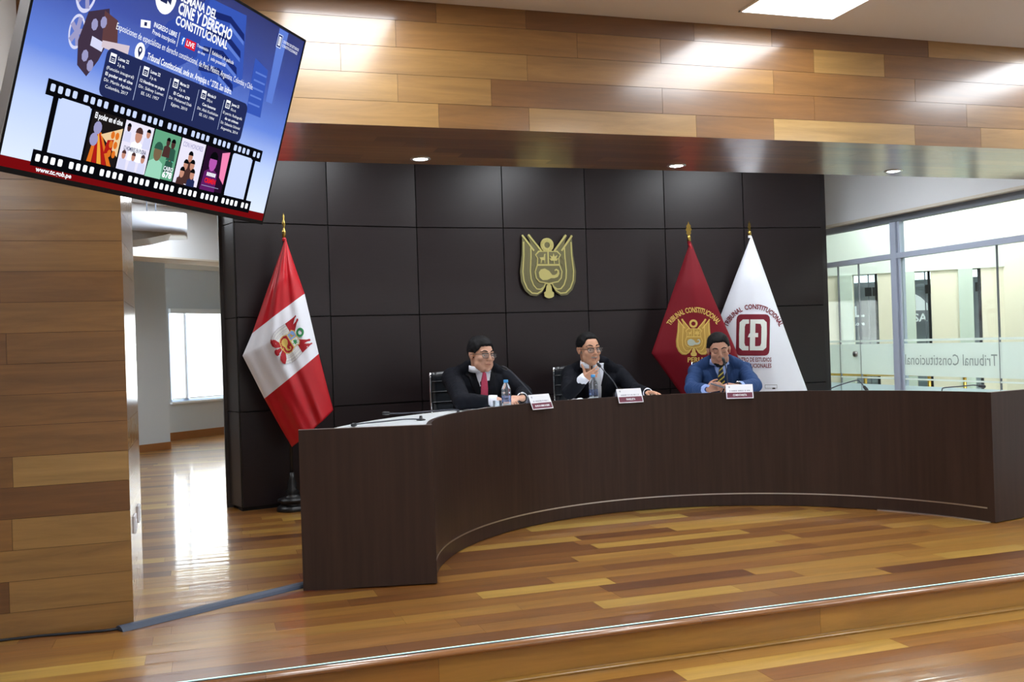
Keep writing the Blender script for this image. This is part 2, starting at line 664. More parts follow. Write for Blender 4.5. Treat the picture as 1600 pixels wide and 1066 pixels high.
# dark panelled wall, gently concave, facets 0.8 m wide
WP = [(.275, 8.03), (1.033, 8.21), (1.811, 8.32), (2.60, 8.33), (3.41, 8.37), (4.198, 8.33), (4.988, 8.24), (5.804, 8.16)]
RZ = [0.025, .785, 1.537, 2.295, 3.03]
mb = MB()
for i in range(7):
    a, b = V((*WP[i], 0)), V((*WP[i + 1], 0))
    d = (b - a).normalized()
    nrm = V((d.y, -d.x, 0))
    for k in range(4):
        g = 0.005
        p0, p1 = a + d * g, b - d * g
        z0, z1 = RZ[k] + g, RZ[k + 1] - g
        c = (p0 + p1) / 2 + V((0, 0, (z0 + z1) / 2)) - nrm * 0.009
        mb.obox(c, (p1 - p0) / 2, (0, 0, (z1 - z0) / 2), nrm * 0.009, M_wenge)
    c = (a + b) / 2 + V((0, 0, 1.515)) - nrm * 0.075
    mb.obox(c, (b - a) / 2 * 1.0, (0, 0, 1.515), nrm * 0.06, M_joint)
ra, rb = V((.275, 8.035, 0)), V((.18, 8.31, 0))
d = (rb - ra)
nrm = V((d.y, -d.x, 0)).normalized() * -1
for k in range(4):
    z0, z1 = RZ[k] + .004, RZ[k + 1] - .004
    mb.obox((ra + rb) / 2 + V((0, 0, (z0 + z1) / 2)) + V((.012, .004, 0)), d * .49, (0, 0, (z1 - z0) / 2), V((.010, .0035, 0)), M_wenge2)
mb.obox((ra + rb) / 2 + V((.05, .03, 1.515)), d * .45, (0, 0, 1.515), V((.025, .009, 0)), M_joint)
mb.box((5.80, 8.17, 0.0), (5.86, 8.31, 3.03), M_wenge)
mb.box((.18, 8.50, 0.0), (5.86, 8.56, 3.03), M_wenge2)
mb.box((.16, 8.30, 0.0), (.24, 8.56, 3.03), M_wenge2)
mb.build('wall_back', kind='structure')

# ceiling, room walls
mb = MB()
mb.box((-5.5, -5, ZC), (6.3, 19, ZC + .1), M_ceil)
mb.build('ceiling', kind='structure')
mb = MB(); mb.box((-5.6, -5, LZ), (-5.5, 19, ZC), M_white); mb.build('wall_west', kind='structure')
mb = MB(); mb.box((-5.5, -5.1, LZ), (6.3, -5, ZC), M_white); mb.build('wall_south', kind='structure')
mb = MB(); mb.box((6.3, -5, LZ), (6.4, 4.9, ZC), M_white); mb.build('wall_right', kind='structure')

# ------------------------------------------------------------------ recess at the left: oblique walls, window with blind
A1, A2 = V((-.806, 13.62, 0)), V((-.435, 13.89, 0))
A3, A4 = V((-.4635, 15.19, 0)), V((.337, 15.87, 0))
d1 = (A2 - A1).normalized(); d2 = (A4 - A3).normalized()
up = V((0, 0, 1))


def wallslab(mb, a, b, z0, z1, th, mt):
    d = (b - a); n_ = V((-d.y, d.x, 0)).normalized()
    c = (a + b) / 2 + up * (z0 + z1) / 2 + n_ * th / 2
    mb.obox(c, d / 2, up * (z1 - z0) / 2, n_ * th / 2, mt)


mb = MB()
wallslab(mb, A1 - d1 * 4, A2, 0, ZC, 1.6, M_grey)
mb.build('wall_recess', kind='structure')
nb2 = V((-d2.y, d2.x, 0))
E4 = A4 + d2 * 3
wx0 = onz(262, 700, 0)
mb = MB()
# wall with a window opening
def on_wall(x, y, a, d):
    n_ = V((-d.y, d.x, 0)); r = ray(x, y)
    return CAM + r * ((a - CAM).dot(n_) / r.dot(n_))
pz_t = on_wall(300, 483, A3, d2).z
pz_b = on_wall(300, 626, A3, d2).z
S0 = A3 + d2 * 0.02
S1 = A3 + d2 * 2.3
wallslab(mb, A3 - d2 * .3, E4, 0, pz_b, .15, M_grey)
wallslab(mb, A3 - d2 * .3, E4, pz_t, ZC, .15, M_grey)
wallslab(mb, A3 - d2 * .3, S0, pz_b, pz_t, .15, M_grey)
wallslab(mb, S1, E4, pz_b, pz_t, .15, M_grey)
mb.build('wall_recess', kind='structure')
wn = empty('window_1', S0 + up * pz_b, kind='structure')
wn.rotation_euler = (0, 0, math.atan2(d2.y, d2.x))
L_ = (S1 - S0).length; Hh = pz_t - pz_b
mb = MB()
mb.box((0, .02, 0), (L_, .07, .04), M_frame); mb.box((0, .02, Hh - .04), (L_, .07, Hh), M_frame)
for q in (0.0, .26, .30, 1.2, 1.24, L_ - .04):
    mb.box((q, .02, 0), (q + .04, .07, Hh), M_frame)
mb.build('window_frame', wn)
mb = MB(); mb.box((.0, .045, 0.0), (L_, .05, Hh), glass_mat('clear_glass', (.95, .98, .97, 1))); mb.build('window_pane', wn)
mb = MB(); mb.box((-.02, -.05, -.03), (L_ + .02, .02, 0.0), M_white_gloss); mb.build('window_sill', wn)
# fabric roller blind glowing with daylight
M_blind = bpy.data.materials.new('sunlit_blind_fabric'); M_blind.use_nodes = True
nt = M_blind.node_tree; nt.nodes.clear()
tr = nt.nodes.new('ShaderNodeBsdfTranslucent'); tr.inputs[0].default_value = (.92, .9, .88, 1)
df = nt.nodes.new('ShaderNodeBsdfDiffuse'); df.inputs[0].default_value = (.9, .89, .88, 1)
mx = nt.nodes.new('ShaderNodeMixShader'); mx.inputs[0].default_value = .35
o_ = nt.nodes.new('ShaderNodeOutputMaterial')
nt.links.new(tr.outputs[0], mx.inputs[1]); nt.links.new(df.outputs[0], mx.inputs[2]); nt.links.new(mx.outputs[0], o_.inputs[0])
bl = empty('roller_blind', S0 + up * (pz_b + .0), label='white fabric roller blind glowing with daylight over the far left window', cat='window blind')
bl.rotation_euler = wn.rotation_euler
mb = MB()
for (a, b) in ((.03, .30), (.34, 1.22), (1.26, 2.2)):
    mb.box((a, -.004, .05), (b, -.001, Hh - .06), M_blind)
mb.build('blind_fabric', bl)
mb = MB()
for (a, b) in ((.03, .30), (.34, 1.22), (1.26, 2.2)):
    mb.box((a, -.012, .035), (b, .004, .05), M_white_gloss)
mb.build('bottom_bar', bl)
mb = MB(); mb.box((0, -.05, Hh - .07), (2.22, .01, Hh + .0), M_white_gloss); mb.build('blind_box', bl)
# the daylight that falls on that window
ld = bpy.data.lights.new('window_daylight', 'AREA'); ld.shape = 'RECTANGLE'; ld.size = 2.6; ld.size_y = 1.8; ld.energy = 420; ld.color = (.93, .97, 1)
lo = bpy.data.objects.new('window_daylight', ld); COL.objects.link(lo)
pc = (S0 + S1) / 2 + nb2 * .9 + up * (pz_b + Hh / 2 + .2)
lo.location = pc
lo.rotation_euler = ((S0 + S1) / 2 + up * (pz_b + Hh / 2) - pc).to_track_quat('-Z', 'Y').to_euler()
# bulkhead
B1, B2 = V((-.646, 12.065, 0)), V((.33, 12.943, 0))
db = (B2 - B1).normalized()
mb = MB()
wallslab(mb, B1 - db * 4, B2 + db * 3.5, 2.43, ZC, .5, M_white)
wallslab(mb, B1 - db * 4 + V((0, .0, 0)), B2 + db * 3.5, 2.41, 2.43, .5, M_cream)
mb.build('trim_4', kind='structure')
# inner cream moulding above the window
mb = MB()
mp1 = on_wall(257, 415, A3, d2); mp2 = on_wall(350, 419, A3, d2)
zm = (mp1.z + mp2.z) / 2
wallslab(mb, A3 - d2 * .1, E4, zm - .05, zm + .03, -.04, M_cream)
mb.build('trim_5', kind='structure')
# baseboards
mb = MB(); wallslab(mb, A1 - d1 * 4, A2, 0, .095, -.015, M_base); mb.build('baseboard_left', kind='structure')
mb = MB(); wallslab(mb, A3 - d2 * .3, E4, 0, .115, -.015, M_base); mb.build('baseboard_back', kind='structure')
# closing wall behind the dark wall so the recess has an end
mb = MB(); mb.box((-5.5, 18.9, 0), (6.3, 19, ZC), M_white); mb.build('wall_north', kind='structure')

# ------------------------------------------------------------------ glass partition to the lobby
GX = 6.30
M_glass = glass_mat('partition_glass', (.93, .975, .965, 1), .06)
M_film = film_mat('frosted_film', (.84, .92, .92, 1), .12)
M_film2 = film_mat('frosted_film_low', (.74, .86, .92, 1), .15)
GT, GTR = 2.335, 1.945
ym = onx(1400, 403, GX).y
yj = [onx(x_, 500, GX).y for x_ in (1313, 1345, 1562)]
win = empty('window_2', (GX, 0, 0), kind='structure')
mb = MB()
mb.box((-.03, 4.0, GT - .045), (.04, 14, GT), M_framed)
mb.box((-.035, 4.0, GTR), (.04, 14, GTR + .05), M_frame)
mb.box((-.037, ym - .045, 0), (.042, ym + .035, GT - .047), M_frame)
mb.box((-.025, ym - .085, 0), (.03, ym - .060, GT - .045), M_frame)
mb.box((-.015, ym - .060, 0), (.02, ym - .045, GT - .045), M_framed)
mb.build('window_frame', win)
mb = MB(); mb.box((-.012, 4.9, 0), (.0, ym - .085, GTR), M_glass); mb.build('window_pane', win)
mb = MB(); mb.box((-.012, ym + .035, 0), (.0, 13.5, GTR), M_glass); mb.build('window_pane', win)
mb = MB(); mb.box((-.012, 4.9, GTR + .05), (.0, 13.5, GT - .045), M_glass); mb.build('window_pane', win)
mb = MB()
for y_ in yj:
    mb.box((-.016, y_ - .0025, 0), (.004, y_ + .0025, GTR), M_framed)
mb.build('pane_joint', win)
mb = MB()
for (a, b) in ((4.9, ym - .09), (ym + .04, 13.5)):
    mb.box((-.0142, a, .84), (-.0125, b, 1.14), M_film)
    mb.box((-.0142, a, 1.160), (-.0125, b, 1.180), M_film)
    mb.box((-.0142, a, .80), (-.0125, b, .815), M_film)
    mb.box((-.0142, a, 0), (-.0125, b, .745), M_film2)
mb.build('frosted_film', win)
M_etch = mat('etched_lettering', rgb(176, 190, 190), 0.6)
M_etch2 = mat('etched_lettering_pale', rgb(150, 162, 164), 0.6)
mb = MB()
yT = onx(1560, 553, GX).y; yE = onx(1416, 553, GX).y
vs, fs = text2d('Tribunal Constitucional', .14, .0, width=abs(yE - yT))
ymid = (yT + yE) / 2
mb.add([V((-.0150, ymid + v.x, .985 + v.y)) for v in vs], fs, M_etch2)
mb.build('lettering', win, fix=False)
mb = MB()
lk = onx(1340, 553, GX)
mb.tube([(-.04, lk.y, lk.z), (0.01, lk.y, lk.z)], .028, M_alu, 20)
mb.tube([(-.045, lk.y, lk.z), (-.035, lk.y, lk.z)], .014, M_framed, 14)
mb.build('door_lock', win)
# plaster above the partition
mb = MB()
mb.box((GX - .10, 4.9, 2.375), (GX + .1, 19, ZC), M_white)
mb.box((GX - .10, 4.9, 2.350), (GX + .1, 19, 2.375), M_cream)
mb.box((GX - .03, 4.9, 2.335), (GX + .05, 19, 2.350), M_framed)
mb.build('wall_partition', kind='structure')
mb = MB(); mb.box((GX, 14, 0), (GX + .1, 19, 2.34), M_white); mb.build('wall_partition', kind='structure')

# lobby beyond
M_lfloor = mat('lobby_stone', rgb(196, 196, 186), 0.3, noise=.08, nscale=3)
M_lwall = mat('lobby_cream', rgb(238, 232, 214), 0.8)
M_lmint = mat('lobby_mint', rgb(206, 220, 212), 0.8)
M_lceil = mat('lobby_ceiling', rgb(226, 234, 230), 0.8)
mb = MB(); mb.box((6.3, -2, LZ - .1), (17, 24, LZ), M_lfloor); mb.build('floor', kind='structure')
mb = MB(); mb.box((6.4, -2, 3.1), (17, 24, 3.2), M_lceil); mb.build('ceiling', kind='structure')
WA, WB = V((7.671, 10.787, 0)), V((9.197, 9.468, 0))
dw = (WB - WA).normalized(); nw = V((-dw.y, dw.x, 0))      # away from the camera
if nw.y < 0:
    nw = -nw


def wpos(x, y=500):
    r = ray(x, y); t_ = (WA - CAM).dot(nw) / r.dot(nw)
    return CAM + r * t_


def wu(x, y=500):
    return (wpos(x, y) - WA).dot(dw)


ops = [(wu(1334), wu(1373)), (wu(1431), wu(1456)), (wu(1522), wu(1535))]
HD = wpos(1420, 425).z
mb = MB()


def seg(mb, u0, u1, z0, z1, mt, th=.25, off=0.0):
    a, b = WA + dw * u0 + nw * off, WA + dw * u1 + nw * off
    c = (a + b) / 2 + up * (z0 + z1) / 2 + nw * th / 2
    mb.obox(c, (b - a) / 2, up * (z1 - z0) / 2, nw * th / 2, mt)


u = -6.0
for i, (a, b) in enumerate(ops):
    seg(mb, u, a, LZ, HD, M_lwall)
    seg(mb, a, b, LZ, .35, M_lwall)
    seg(mb, a - .16, a - .001, LZ, HD, M_lmint, .05, -.05)
    u = b
seg(mb, u, 9, LZ, HD, M_lwall)
seg(mb, -6, 9, HD, 3.1, M_lceil, .3, -.02)
mb.build('wall_lobby', kind='structure')
for i, (a, b) in enumerate(ops):
    wz = empty('window_%d' % (i + 3), WA + dw * a + nw * .05, kind='structure')
    wz.rotation_euler = (0, 0, math.atan2(dw.y, dw.x))
    wd = b - a
    mb = MB()
    mb.box((wd - .035, -.02, .35), (wd - .005, .02, HD), M_black)
    mb.box((wd * .6, 0.0, .35), (wd * .6 + .015, .01, HD), M_framed)
    mb.build('window_frame', wz)
    mb = MB()
    mb.box((wd - .065, -.03, HD - .28), (wd + .005, .03, HD - .17), M_black)
    if wd > .2:
        mb.box((wd * .6 - .035, -.03, HD - .28), (wd * .6 + .045, .03, HD - .17), M_black)
    mb.build('pane_clamp', wz)
    mb = MB(); mb.box((0, .0, .35), (wd, .006, HD), MATS['clear_glass']); mb.build('window_pane', wz)
# white wall closing the lobby on the right, end walls
mb = MB(); mb.box((6.4, -2.1, LZ), (17, -2, 3.1), M_lwall); mb.build('wall_lobby', kind='structure')
PW = wpos(1570)
mb = MB(); mb.box((PW.x, -2, LZ), (PW.x + .15, PW.y, 3.1), M_lwall); mb.build('wall_lobby', kind='structure')

# building across the street, seen through the lobby windows
bd = empty('shop_building', WA + nw * 6 + up * LZ, label='grey shop front with white sign lettering outside the lobby windows', cat='building')
bd.rotation_euler = (0, 0, math.atan2(dw.y, dw.x))
mb = MB()
M_street = mat('street_grey', rgb(172, 172, 178), 0.7, noise=.25, nscale=3)
M_street2 = mat('street_pale', rgb(196, 198, 204), 0.7)
mb.box((-4, 0, -3), (9, .5, 2.35), M_street)
for k in range(6):
    mb.box((-4, -.05, -.3 + k * .16), (9, 0.0, -.26 + k * .16), M_street2)
mb.build('wall', bd)
def bu(x, y):   # position on that building's face
    P0 = WA + nw * 6; r = ray(x, y); t_ = (P0 - CAM).dot(nw) / r.dot(nw); P = CAM + r * t_
    return (P - P0).dot(dw), P.z - LZ
M_sign = mat('sign_white', rgb(245, 245, 245), 0.6, emit=.7)
for s_, x_, y_, h_ in (('L.', 1343, 488, .28), ('Rove', 1342, 506, .10), ('SA', 1438, 497, .20)):
    q, z_ = bu(x_, y_)
    vs, fs = text2d(s_, h_, h_ * .02)
    mb = MB(); mb.add([V((q + v.x, -.06, z_ + v.y)) for v in vs], fs, M_sign); mb.build('sign_lettering', bd, fix=False)
mb = MB()
q, z_ = bu(1438, 474)
mb.prism([(q - .10, z_ - .13), (q + .12, z_ - .13), (q + .12, z_ - .01), (q + .01, z_ + .11), (q - .10, z_ + .18)], -.01, .01, M_sign, lambda a, b, c: V((a, -.05 + c, b)))
mb.build('sign', bd, fix=False)

# gold handrail in the lobby
h0, h1 = onz(1293, 585, .74), onz(1600, 583, .74)
HY = 8.9
ha = ony(1280, 582, 9.6); hb = ony(1620, 581, 8.5)
t = empty('gold_handrail', ha, label='gold metal handrail in the lobby behind the glass partition', cat='handrail')
mb = MB()
mb.tube([V((-1.2, .4, 0)), (0, 0, 0), hb - ha, (hb - ha) * 1.4], .045, M_gold, 12)
mb.build('rail', t)
for k in (1354, 1455, 1510):
    f = (k - 1280) / 340
    p = (hb - ha) * f
    mb = MB(); mb.tube([p, p + V((0, 0, -ha.z + LZ - p.z))], .02, M_gold, 10); mb.build('post', t)

# ------------------------------------------------------------------ lamps
M_panel = emis('light_panel', (.93, .965, 1, 1), PANEL_E)


def ceiling_panel(name, x, y, z=ZC, label=None, group=None, wx=.6, wy=1.2):
    t = empty(name, (x, y, z), label=label, cat='ceiling light', group=group)
    mb = MB(); mb.box((-wx / 2 + .012, -wy / 2 + .012, -.006), (wx / 2 - .012, wy / 2 - .012, -.002), M_panel); mb.build('diffuser', t)
    mb = MB()
    a, b = wx / 2, wy / 2
    for lo, hi in (((-a, -b), (a, -b + .012)), ((-a, b - .012), (a, b)), ((-a, -b), (-a + .012, b)), ((a - .012, -b), (a, b))):
        mb.box((lo[0], lo[1], -.009), (hi[0], hi[1], -.0), M_white_gloss)
    mb.build('frame', t)
    return t


for i, x in enumerate((.75, 3.14, 5.5)):
    ceiling_panel('ceiling_light', x, 4.07, label=('flat white ceiling light panel ahead of the wooden beam, nearest the television',
                  'flat white ceiling light panel at top right above the wooden beam', 'flat white ceiling light panel ahead of the beam at the far right')[i], group='ceiling light panels in front of the beam')
rest = 'unseen white ceiling light panel added over the lower wooden floor to light the room'  # unseen panels, added as general room light
for x in (-2.0, .75, 3.14, 5.5):
    for y in (1.3, -1.6):
        ceiling_panel('ceiling_light', x, y, label=rest, group='added ceiling light panels over the audience')
for x in (1.2, 3.0, 4.8):  # assumed panels, added out of view to light the dais
    ceiling_panel('ceiling_light', x, 7.0, label='unseen white ceiling light panel added above the curved desk to light the dais', group='added ceiling light panels over the dais')
for x, y in ((-1.6, 8.0), (-1.6, 10.6), (.1, 9.9), (-.2, 11.3)):  # hidden panels added to brighten the passage and its bulkhead
    ceiling_panel('ceiling_light', x, y, label='unseen white ceiling light panel added to brighten the passage at the left', group='added ceiling light panels over the passage')
M_lob = emis('lobby_fill', (1, .99, .95, 1), 15)  # added lamps, out of view, that brighten the lobby
for x, y in ((8, 7.0), (8, 5), (8.3, 9.5)):
    mb = MB(); mb.box((x - .5, y - .5, 3.085), (x + .5, y + .5, 3.099), M_lob)
    mb.build('ceiling_light', label='unseen square ceiling light added to brighten the lobby beyond the glass', cat='ceiling light', group='added ceiling lights in the lobby')

M_bulb = emis('downlight_bulb', (.96, .98, 1, 1), 25)
dls = [('recessed downlight in the wooden soffit, nearest the television', 657, 248), ('recessed downlight in the wooden soffit above the maroon flag', 1057, 258.6), ('recessed downlight in the wooden soffit, nearest the glass partition', 1396, 267)]
for lb, x_, y_ in dls:
    p = onz(x_, y_, ZB)
    t = empty('downlight', p, label=lb, cat='downlight', group='downlights under the wooden beam')
    mb = MB()
    mb.lathe([(.062, -.0005), (.062, -.004), (.050, -.007), (.043, -.004), (.043, -.001)], M_alu, 28); mb.build('trim_ring', t)
    mb = MB(); mb.lathe([(.0, -.010), (.024, -.0085), (.042, -.0035), (.042, -.0015)], M_bulb, 24); mb.build('bulb', t)
    ld = bpy.data.lights.new('downlight_beam', 'SPOT'); ld.energy = SPOT_W; ld.spot_size = R(110); ld.spot_blend = .8; ld.shadow_soft_size = .04; ld.color = (.72, .84, 1)
    lo = bpy.data.objects.new('downlight_beam', ld); COL.objects.link(lo); lo.location = p - up * .02

#@@OBJECTS@@
# ------------------------------------------------------------------ curved desk
def dpt(q, a, z=0.0):
    return V((DC.x + q * math.cos(R(a)), DC.y + q * math.sin(R(a)), z))


desk = empty('curved_desk', (DC.x, DC.y + DR, 0), label='long curved dark wood bench desk where the three panelists sit', cat='desk')
DO = -desk.location
A0, A1_ = 12.1, 168.1
NS = 96


def arc_wall(q0, q1, z0, z1, mt, a0=A0, a1=A1_, n=NS):
    mb = MB(); mb.xf = lambda p: p + DO
    vs = []
    for i in range(n + 1):
        a = a0 + (a1 - a0) * i / n
        vs += [dpt(q0, a, z0), dpt(q1, a, z0), dpt(q1, a, z1), dpt(q0, a, z1)]
    fs = []
    for i in range(n):
        b = 4 * i
        for k in range(4):
            l = (k + 1) % 4
            fs.append((b + k, b + l, b + 4 + l, b + 4 + k))
    fs += [(3, 2, 1, 0), tuple(4 * n + k for k in range(4))]
    mb.add(vs, fs, mt)
    return mb


o = arc_wall(DR, DR + .026, 0.004, DH, M_desk).build('front_panel', desk)
o = arc_wall(DR + .026, DRO, WT - .028, WT, M_white_gloss).build('worktop', desk)
o = arc_wall(DR - .0025, DR + .001, .088, .0965, M_alu, A0 + .8, A1_ - .8).build('metal_strip', desk, label='thin bright metal strip near the foot of the front panel')
o = arc_wall(DR - .006, DR + .004, .0, .006, M_alu, A0 + .2, A0 + 24).build('foot_reflection', desk, label='added bright strip imitating a floor reflection along the foot of the right end')  # metal strip standing in for a bright reflection on the floor
o = arc_wall(DR + .45, DR + .47, .004, WT - .03, M_desk).build('inner_panel', desk)
M_edge_lit = mat('desk_edge_lit', rgb(110, 98, 94), 0.35)  # top of the end panels painted lighter, as if lit from above
for a, s in ((A0, -1), (A1_, 1)):
    tdir = V((-math.sin(R(a)), math.cos(R(a)), 0)) * s
    rdir = V((math.cos(R(a)), math.sin(R(a)), 0))
    p0, p1 = dpt(DR - .004, a), dpt(DRO, a)
    mb = MB(); mb.xf = lambda p: p + DO
    mb.obox((p0 + p1) / 2 + up * (DH / 2 + .002) + tdir * .014, (p1 - p0) / 2, up * (DH / 2 - .004), tdir * .014, M_desk)
    mb.obox((p0 + p1) / 2 + up * (DH - .0005) + tdir * .014, (p1 - p0) / 2, up * .0012, tdir * .014, M_edge_lit)
    mb.build('end_panel', desk)

# ------------------------------------------------------------------ voxel-fused bodies
def rc(mb, p0, p1, r0, r1, n=14):
    """round cone"""
    p0, p1 = V(p0), V(p1)
    d = p1 - p0
    L = d.length
    if L < 1e-6:
        mb.sphere(p0, r0, None, n); return
    dn = d / L
    pts, rr = [], []
    for k in range(5):
        g = math.pi / 2 * (1 - k / 5)
        pts.append(p0 - dn * r0 * math.sin(g)); rr.append(max(r0 * math.cos(g), 1e-4))
    for k in range(6):
        f = k / 5
        pts.append(p0 + d * f); rr.append(r0 + (r1 - r0) * f)
    for k in range(1, 6):
        g = math.pi / 2 * k / 5
        pts.append(p1 + dn * r1 * math.sin(g)); rr.append(max(r1 * math.cos(g), 1e-4))
    mb.tube(pts, rr, None, n)


def fuse(mb, voxel, smooth=6, fac=.5, name='body'):
    me = mb.mesh(name + '_raw')
    o = bpy.data.objects.new('tmp', me)
    COL.objects.link(o)
    r = o.modifiers.new('r', 'REMESH'); r.mode = 'VOXEL'; r.voxel_size = voxel; r.use_smooth_shade = True
    s = o.modifiers.new('s', 'SMOOTH'); s.iterations = smooth; s.factor = fac
    bpy.context.view_layer.update()
    out = bpy.data.meshes.new_from_object(o.evaluated_get(bpy.context.evaluated_depsgraph_get()))
    bpy.data.objects.remove(o)
    bpy.data.meshes.remove(me)
    out.name = name
    for p in out.polygons:
        p.use_smooth = True
    return out


def mesh_obj(name, me, mt, parent, **kw):
    me.materials.clear(); me.materials.append(mt)
    return put(bpy.data.objects.new(name, me), parent, **kw)


def bvh_of(me):
    return BVHTree.FromPolygons([v.co for v in me.vertices], [tuple(p.vertices) for p in me.polygons])


def ik(S, T, l1, l2, hint):
    S, T = V(S), V(T)
    d = T - S
    L = min(d.length, (l1 + l2) * .995)
    dn = d.normalized()
    T = S + dn * L
    a = (l1 * l1 - l2 * l2 + L * L) / (2 * L)
    h = math.sqrt(max(l1 * l1 - a * a, 0))
    hv = V(hint); hv = (hv - dn * hv.dot(dn)).normalized()
    return S + dn * a + hv * h, T


def hand(mb, W, d, n, t, curls, thumb, sc=1.0, spread=.12):
    """W wrist, d towards fingers, n out of the palm, t thumb side; curls per finger (three bends each)"""
    d, n, t = V(d).normalized(), V(n), V(t)
    t = (t - d * t.dot(d)).normalized()
    n = (n - d * n.dot(d) - t * n.dot(t)).normalized()
    offs = [.029, .010, -.010, -.028]
    lens = [(.040, .026, .022), (.044, .029, .023), (.041, .027, .022), (.032, .021, .019)]
    for i, of in enumerate(offs):
        kn = W + d * (.088 - .004 * abs(i - 1)) * sc + t * of * sc - n * .003
        rc(mb, W + t * of * .55 * sc + d * .012, kn, .0155 * sc, .0118 * sc, 10)
        dirv = (d + t * spread * (of / .03)).normalized()
        p = kn
        ax = dirv.cross(n).normalized()
        ang = 0
        r = .0092 * sc
        for k in range(3):
            ang += curls[i][k]
            q = Matrix.Rotation(ang, 3, ax) @ dirv
            e = p + q * lens[i][k] * sc
            rc(mb, p, e, r, r * .9, 10)
            p = e; r *= .9
    # thumb leaves the side of the palm
    b = W + d * .026 * sc + t * .022 * sc + n * .004
    rc(mb, W + d * .01, b, .016 * sc, .0145 * sc, 10)
    p = b; r = .0125 * sc
    for L, v in zip((.036, .030, .024), thumb):
        v = (d * v[0] + t * v[1] + n * v[2]).normalized()
        e = p + v * L * sc
        rc(mb, p, e, r, r * .88, 10)
        p = e; r *= .88


def head_prims(mb, H, heavy=0.0):
    """H maps head space (face towards -y) to the mesh"""
    def S(c, r, rx=0):
        rot = (H.to_3x3().normalized() @ Matrix.Rotation(rx, 3, 'X'))
        s = H.to_scale()[0]
        mb.sphere(H @ V(c), tuple(a * s for a in r), None, 20, rot)
    def C(a, b, r0, r1):
        s = H.to_scale()[0]
        rc(mb, H @ V(a), H @ V(b), r0 * s, r1 * s, 12)
    S((0, .018, .036), (.0745, .094, .082))
    S((0, -.020, .018), (.064, .070, .075))
    S((0, -.026, -.035), (.060 + .006 * heavy, .060, .072))
    S((0, -.038, -.078), (.045 + .012 * heavy, .044, .036))
    S((0, -.074, -.098), (.019, .015, .014))
    for s in (-1, 1):
        S((s * .040, -.058, -.022), (.024, .024, .022))
        S((s * .040, -.032, -.060), (.024 + .005 * heavy, .034, .036))
        C((s * .012, -.086, .022), (s * .044, -.074, .024), .010, .008)
        # ear
        S((s * .075, .012, -.004), (.008, .018, .031), R(-12))
        S((s * .081, .018, .006), (.006, .014, .020), R(-12))
        # upper lid
        S((s * .031, -.0755, .006), (.0155, .009, .008))
        S((s * .0115, -.099, -.031), (.009, .011, .008))
    C((0, -.088, .014), (0, -.108, -.024), .009, .0125)
    S((0, -.108, -.027), (.0125, .012, .010))
    C((-.018, -.084, -.056), (0, -.092, -.055), .006, .0075)
    C((.018, -.084, -.056), (0, -.092, -.055), .006, .0075)
    C((-.015, -.083, -.0665), (0, -.090, -.068), .006, .0078)
    C((.015, -.083, -.0665), (0, -.090, -.068), .006, .0078)
    S((0, -.078, -.045), (.028, .014, .016))


def shell(bvh, c, thick, mt_res=5, rot=None, H=None):
    """closed skin over a head: thick(dir in head space) -> metres above the head surface (negative hides it)"""
    bm = bmesh.new()
    bmesh.ops.create_icosphere(bm, subdivisions=mt_res, radius=1)
    R3 = H.to_3x3().normalized()
    for v in bm.verts:
        dl = v.co.normalized()
        dw_ = R3 @ dl
        tk = thick(dl)
        hit = bvh.ray_cast(c + dw_ * .168, -dw_, .165) if dl.z > -.86 or tk > 0 else (None,)
        r = (hit[0] - c).length if hit[0] is not None else .07
        if tk < -.002:
            bl_ = min(1, max(0, (tk + .010) / .008))
            r = min(r, .125) * (.84 + .16 * bl_)
        v.co = c + dw_ * (r + tk)
    me = bpy.data.meshes.new('shell')
    bm.to_mesh(me); bm.free()
    for p in me.polygons:
        p.use_smooth = True
    return me


def patch(bvh, M, rows, off, th=.004, nx=8, y0=-.6, dirv=(0, 1, 0), sub=4):
    """cloth panel draped on a body from the front: rows (z, xl, xr) in the person's space"""
    rr = []
    for i in range(len(rows) - 1):
        for k in range(sub):
            f = k / sub
            rr.append(tuple(a + (b - a) * f for a, b in zip(rows[i], rows[i + 1])))
    rr.append(rows[-1])
    d = M.to_3x3() @ V(dirv)
    vs, ok = [], True
    last = None
    for z, xl, xr in rr:
        for k in range(nx + 1):
            x = xl + (xr - xl) * k / nx
            o_ = M @ V((x, y0, z))
            h = bvh.ray_cast(o_, d, 2)
            p = h[0] if h[0] is not None else (last or M @ V((x, -.1, z)))
            last = p
            vs.append(p - d * off)
    n = len(rr); m_ = nx + 1
    # relax depth a little
    back = [p + d * (th + off) for p in vs]
    N = len(vs)
    fs = []
    for i in range(n - 1):
        for k in range(nx):
            a = i * m_ + k
            fs.append((a, a + 1, a + m_ + 1, a + m_))
            fs.append((N + a, N + a + m_, N + a + m_ + 1, N + a + 1))
    for i in range(n - 1):
        for k in (0, nx):
            a = i * m_ + k
            fs.append((a, a + m_, N + a + m_, N + a))
    for k in range(nx):
        for i in (0, n - 1):
            a = i * m_ + k
            fs.append((a, N + a, N + a + 1, a + 1))
    mb = MB()
    mb.add(vs + back, fs, None, True)
    return mb


M_eye = mat('eye_white', rgb(225, 220, 212), 0.3)
M_iris = mat('iris_dark', rgb(42, 26, 18), 0.25)
M_lens = glass_mat('spectacle_lens', (.93, .95, .96, 1), .10)
M_shoe = mat('black_shoe_leather', rgb(18, 16, 16), 0.3)


